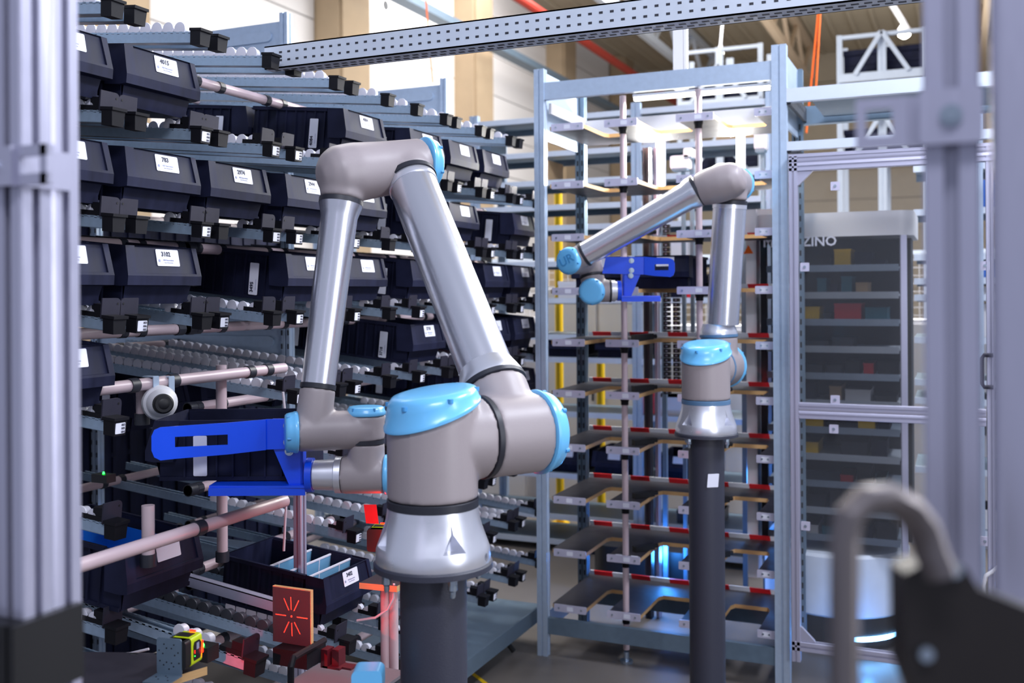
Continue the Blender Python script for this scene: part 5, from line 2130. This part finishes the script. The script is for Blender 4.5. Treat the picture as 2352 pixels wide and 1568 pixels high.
# ------------------------------------------------------------------ blurred foreground frame of the cell
c = P(60, 800, 1.13)
t = thing('profile_post', 'wide grooved aluminium post blurred at the left edge', 'post', (c.x, c.y, 0))
mb = MB()
mb.prism(slot_profile(0.08, 0.08, 2, 2, 0.010, 0.012), (c.x, c.y, 0.0), (1, 0, 0), (0, 1, 0), (0, 0, 2.35))
part('profile', mb, M['alu'], t)
z = P(100, 388, 1.1).z
f = V((c.x + 0.04, c.y - 0.04, z))
t2 = thing('panel_clamp', 'grey clamp with a bolt and a hooked plate on the left aluminium post', 'clamp', f)
mb = MB()
mb.bb((c.x - 0.010, c.y - 0.052, z - 0.021), (c.x + 0.040, c.y - 0.040, z + 0.021))
part('clamp_block', mb, M['alu'], t2)
mb = MB()
bo = V((c.x + 0.010, c.y - 0.052, z))
mb.cyl(bo, bo + V((0, -0.004, 0)), 0.0085, 20)
mb.cyl(bo + V((0, -0.004, 0)), bo + V((0, -0.007, 0)), 0.006, 6)
part('bolt', mb, M['zinc'], t2)
mb = MB()
mb.bb((c.x + 0.040, c.y - 0.046, z - 0.021), (c.x + 0.046, c.y + 0.02, z + 0.021))
mb.bb((c.x + 0.046, c.y - 0.046, z + 0.009), (c.x + 0.085, c.y - 0.040, z + 0.021))
mb.bb((c.x + 0.046, c.y - 0.046, z - 0.021), (c.x + 0.085, c.y - 0.040, z - 0.009))
mb.bb((c.x + 0.075, c.y - 0.046, z - 0.021), (c.x + 0.085, c.y - 0.034, z + 0.021))
part('hook_plate', mb, M['alu'], t2)
# dark hinge block at the foot of the left post
q = P(60, 1500, 1.07)
t = thing('hinge_block', 'black hinge block with bolt holes at the bottom of the left post', 'hinge', q)
mb = MB()
mb.bb((c.x - 0.04, c.y - 0.062, q.z - 0.05), (c.x + 0.043, c.y - 0.040, q.z + 0.033))
mb.bb((c.x + 0.040, c.y - 0.062, q.z - 0.05), (c.x + 0.052, c.y + 0.03, q.z + 0.033))
part('block', mb, M['black'], t)
for dx in (-0.022, 0.018):
    mb = MB()
    mb.cyl((c.x + dx, c.y - 0.066, q.z + 0.012), (c.x + dx, c.y - 0.062, q.z + 0.012), 0.006, 12)
    part('bolt', mb, M['dark'], t)

c = P(2188, 800, 0.83)
t = thing('profile_post', 'aluminium post with one dark groove blurred near the right edge', 'post', (c.x, c.y, 0))
mb = MB()
mb.prism(slot_profile(0.042, 0.042, 1, 1, 0.011, 0.012), (c.x, c.y, 0.0), (1, 0, 0), (0, 1, 0), (0, 0, 2.3))
part('profile', mb, M['alu'], t)
rx = V((1, 0, 0))
fy = V((0, 1, 0))
z = P(2180, 254, 0.78).z
pc = V((c.x, c.y, z))
t2 = thing('panel_clamp', 'pale clamp with a round bolt and a windowed plate on the right aluminium post', 'clamp', pc - fy * 0.03)
mb = MB()
mb.prism(round_rect(0.047, 0.044, 0.003, 2), pc - fy * 0.021, rx, U_, -fy * 0.010)
part('clamp_block', mb, M['alu'], t2)
mb = MB()
bo = pc - fy * 0.031
mb.cyl(bo, bo - fy * 0.003, 0.0085, 20)
mb.cyl(bo - fy * 0.003, bo - fy * 0.006, 0.0055, 6)
part('bolt', mb, M['zinc'], t2)
mb = MB()
oo = pc - fy * 0.024 - rx * 0.052
for poly in ([(-0.020, 0.010), (0.020, 0.010), (0.020, 0.019), (-0.020, 0.019)], [(-0.020, -0.022), (0.020, -0.022), (0.020, -0.012), (-0.020, -0.012)], [(-0.020, -0.012), (-0.012, -0.012), (-0.012, 0.010), (-0.020, 0.010)], [(0.008, -0.012), (0.020, -0.012), (0.020, 0.010), (0.008, 0.010)]):
    mb.prism(poly, oo, rx, U_, -fy * 0.004)
mb.prism([(0.018, -0.022), (0.032, -0.022), (0.032, 0.019), (0.018, 0.019)], oo + fy * 0.004, rx, U_, -fy * 0.003)
part('window_plate', mb, M['alu'], t2)
c3 = P(2352, 800, 0.80)
t = thing('profile_post', 'smooth bluish aluminium post cut by the right picture edge', 'post', (c3.x, c3.y, 0))
mb = MB()
mb.prism(round_rect(0.045, 0.045, 0.008, 5), (c3.x, c3.y, 0.0), (1, 0, 0), (0, 1, 0), (0, 0, 2.3))
part('profile', mb, M['alu'], t)
# door handle at lower right
t = thing('door_handle', 'dark arched door latch handle blurred at the lower right corner', 'handle', P(2080, 1500, 0.62))
d = 0.60
pts = [P(1940, 1640, d), P(1940, 1400, d), P(1941, 1240, d), P(1950, 1185, d), P(1985, 1148, d + 0.005), P(2040, 1143, d + 0.01), P(2085, 1165, d + 0.015), P(2120, 1210, d + 0.02), P(2138, 1265, d + 0.02), P(2160, 1320, d + 0.02)]
mb = MB()
mb.tube(pts, 0.0095, 12, None, (0.0108, 0.0090))
part('lever', mb, M['lever'], t)
mb = MB()
q = P(2175, 1420, d + 0.03)
poly = [(-0.026, 0.028), (-0.014, 0.034), (0.012, 0.032), (0.020, 0.018), (0.060, 0.002), (0.075, 0.0), (0.075, -0.06), (-0.014, -0.06), (-0.026, -0.03)]
mb.prism(poly, q, R_, U_, F_ * 0.025)
part('latch_body', mb, M['handle'], t)
for px, py in ((2125, 1303), (2190, 1308), (2125, 1500)):
    e = P(px, py, d + 0.028)
    mb = MB()
    mb.cyl(e, e - F_ * 0.003, 0.0045, 14)
    part('bolt', mb, M['zinc'], t)
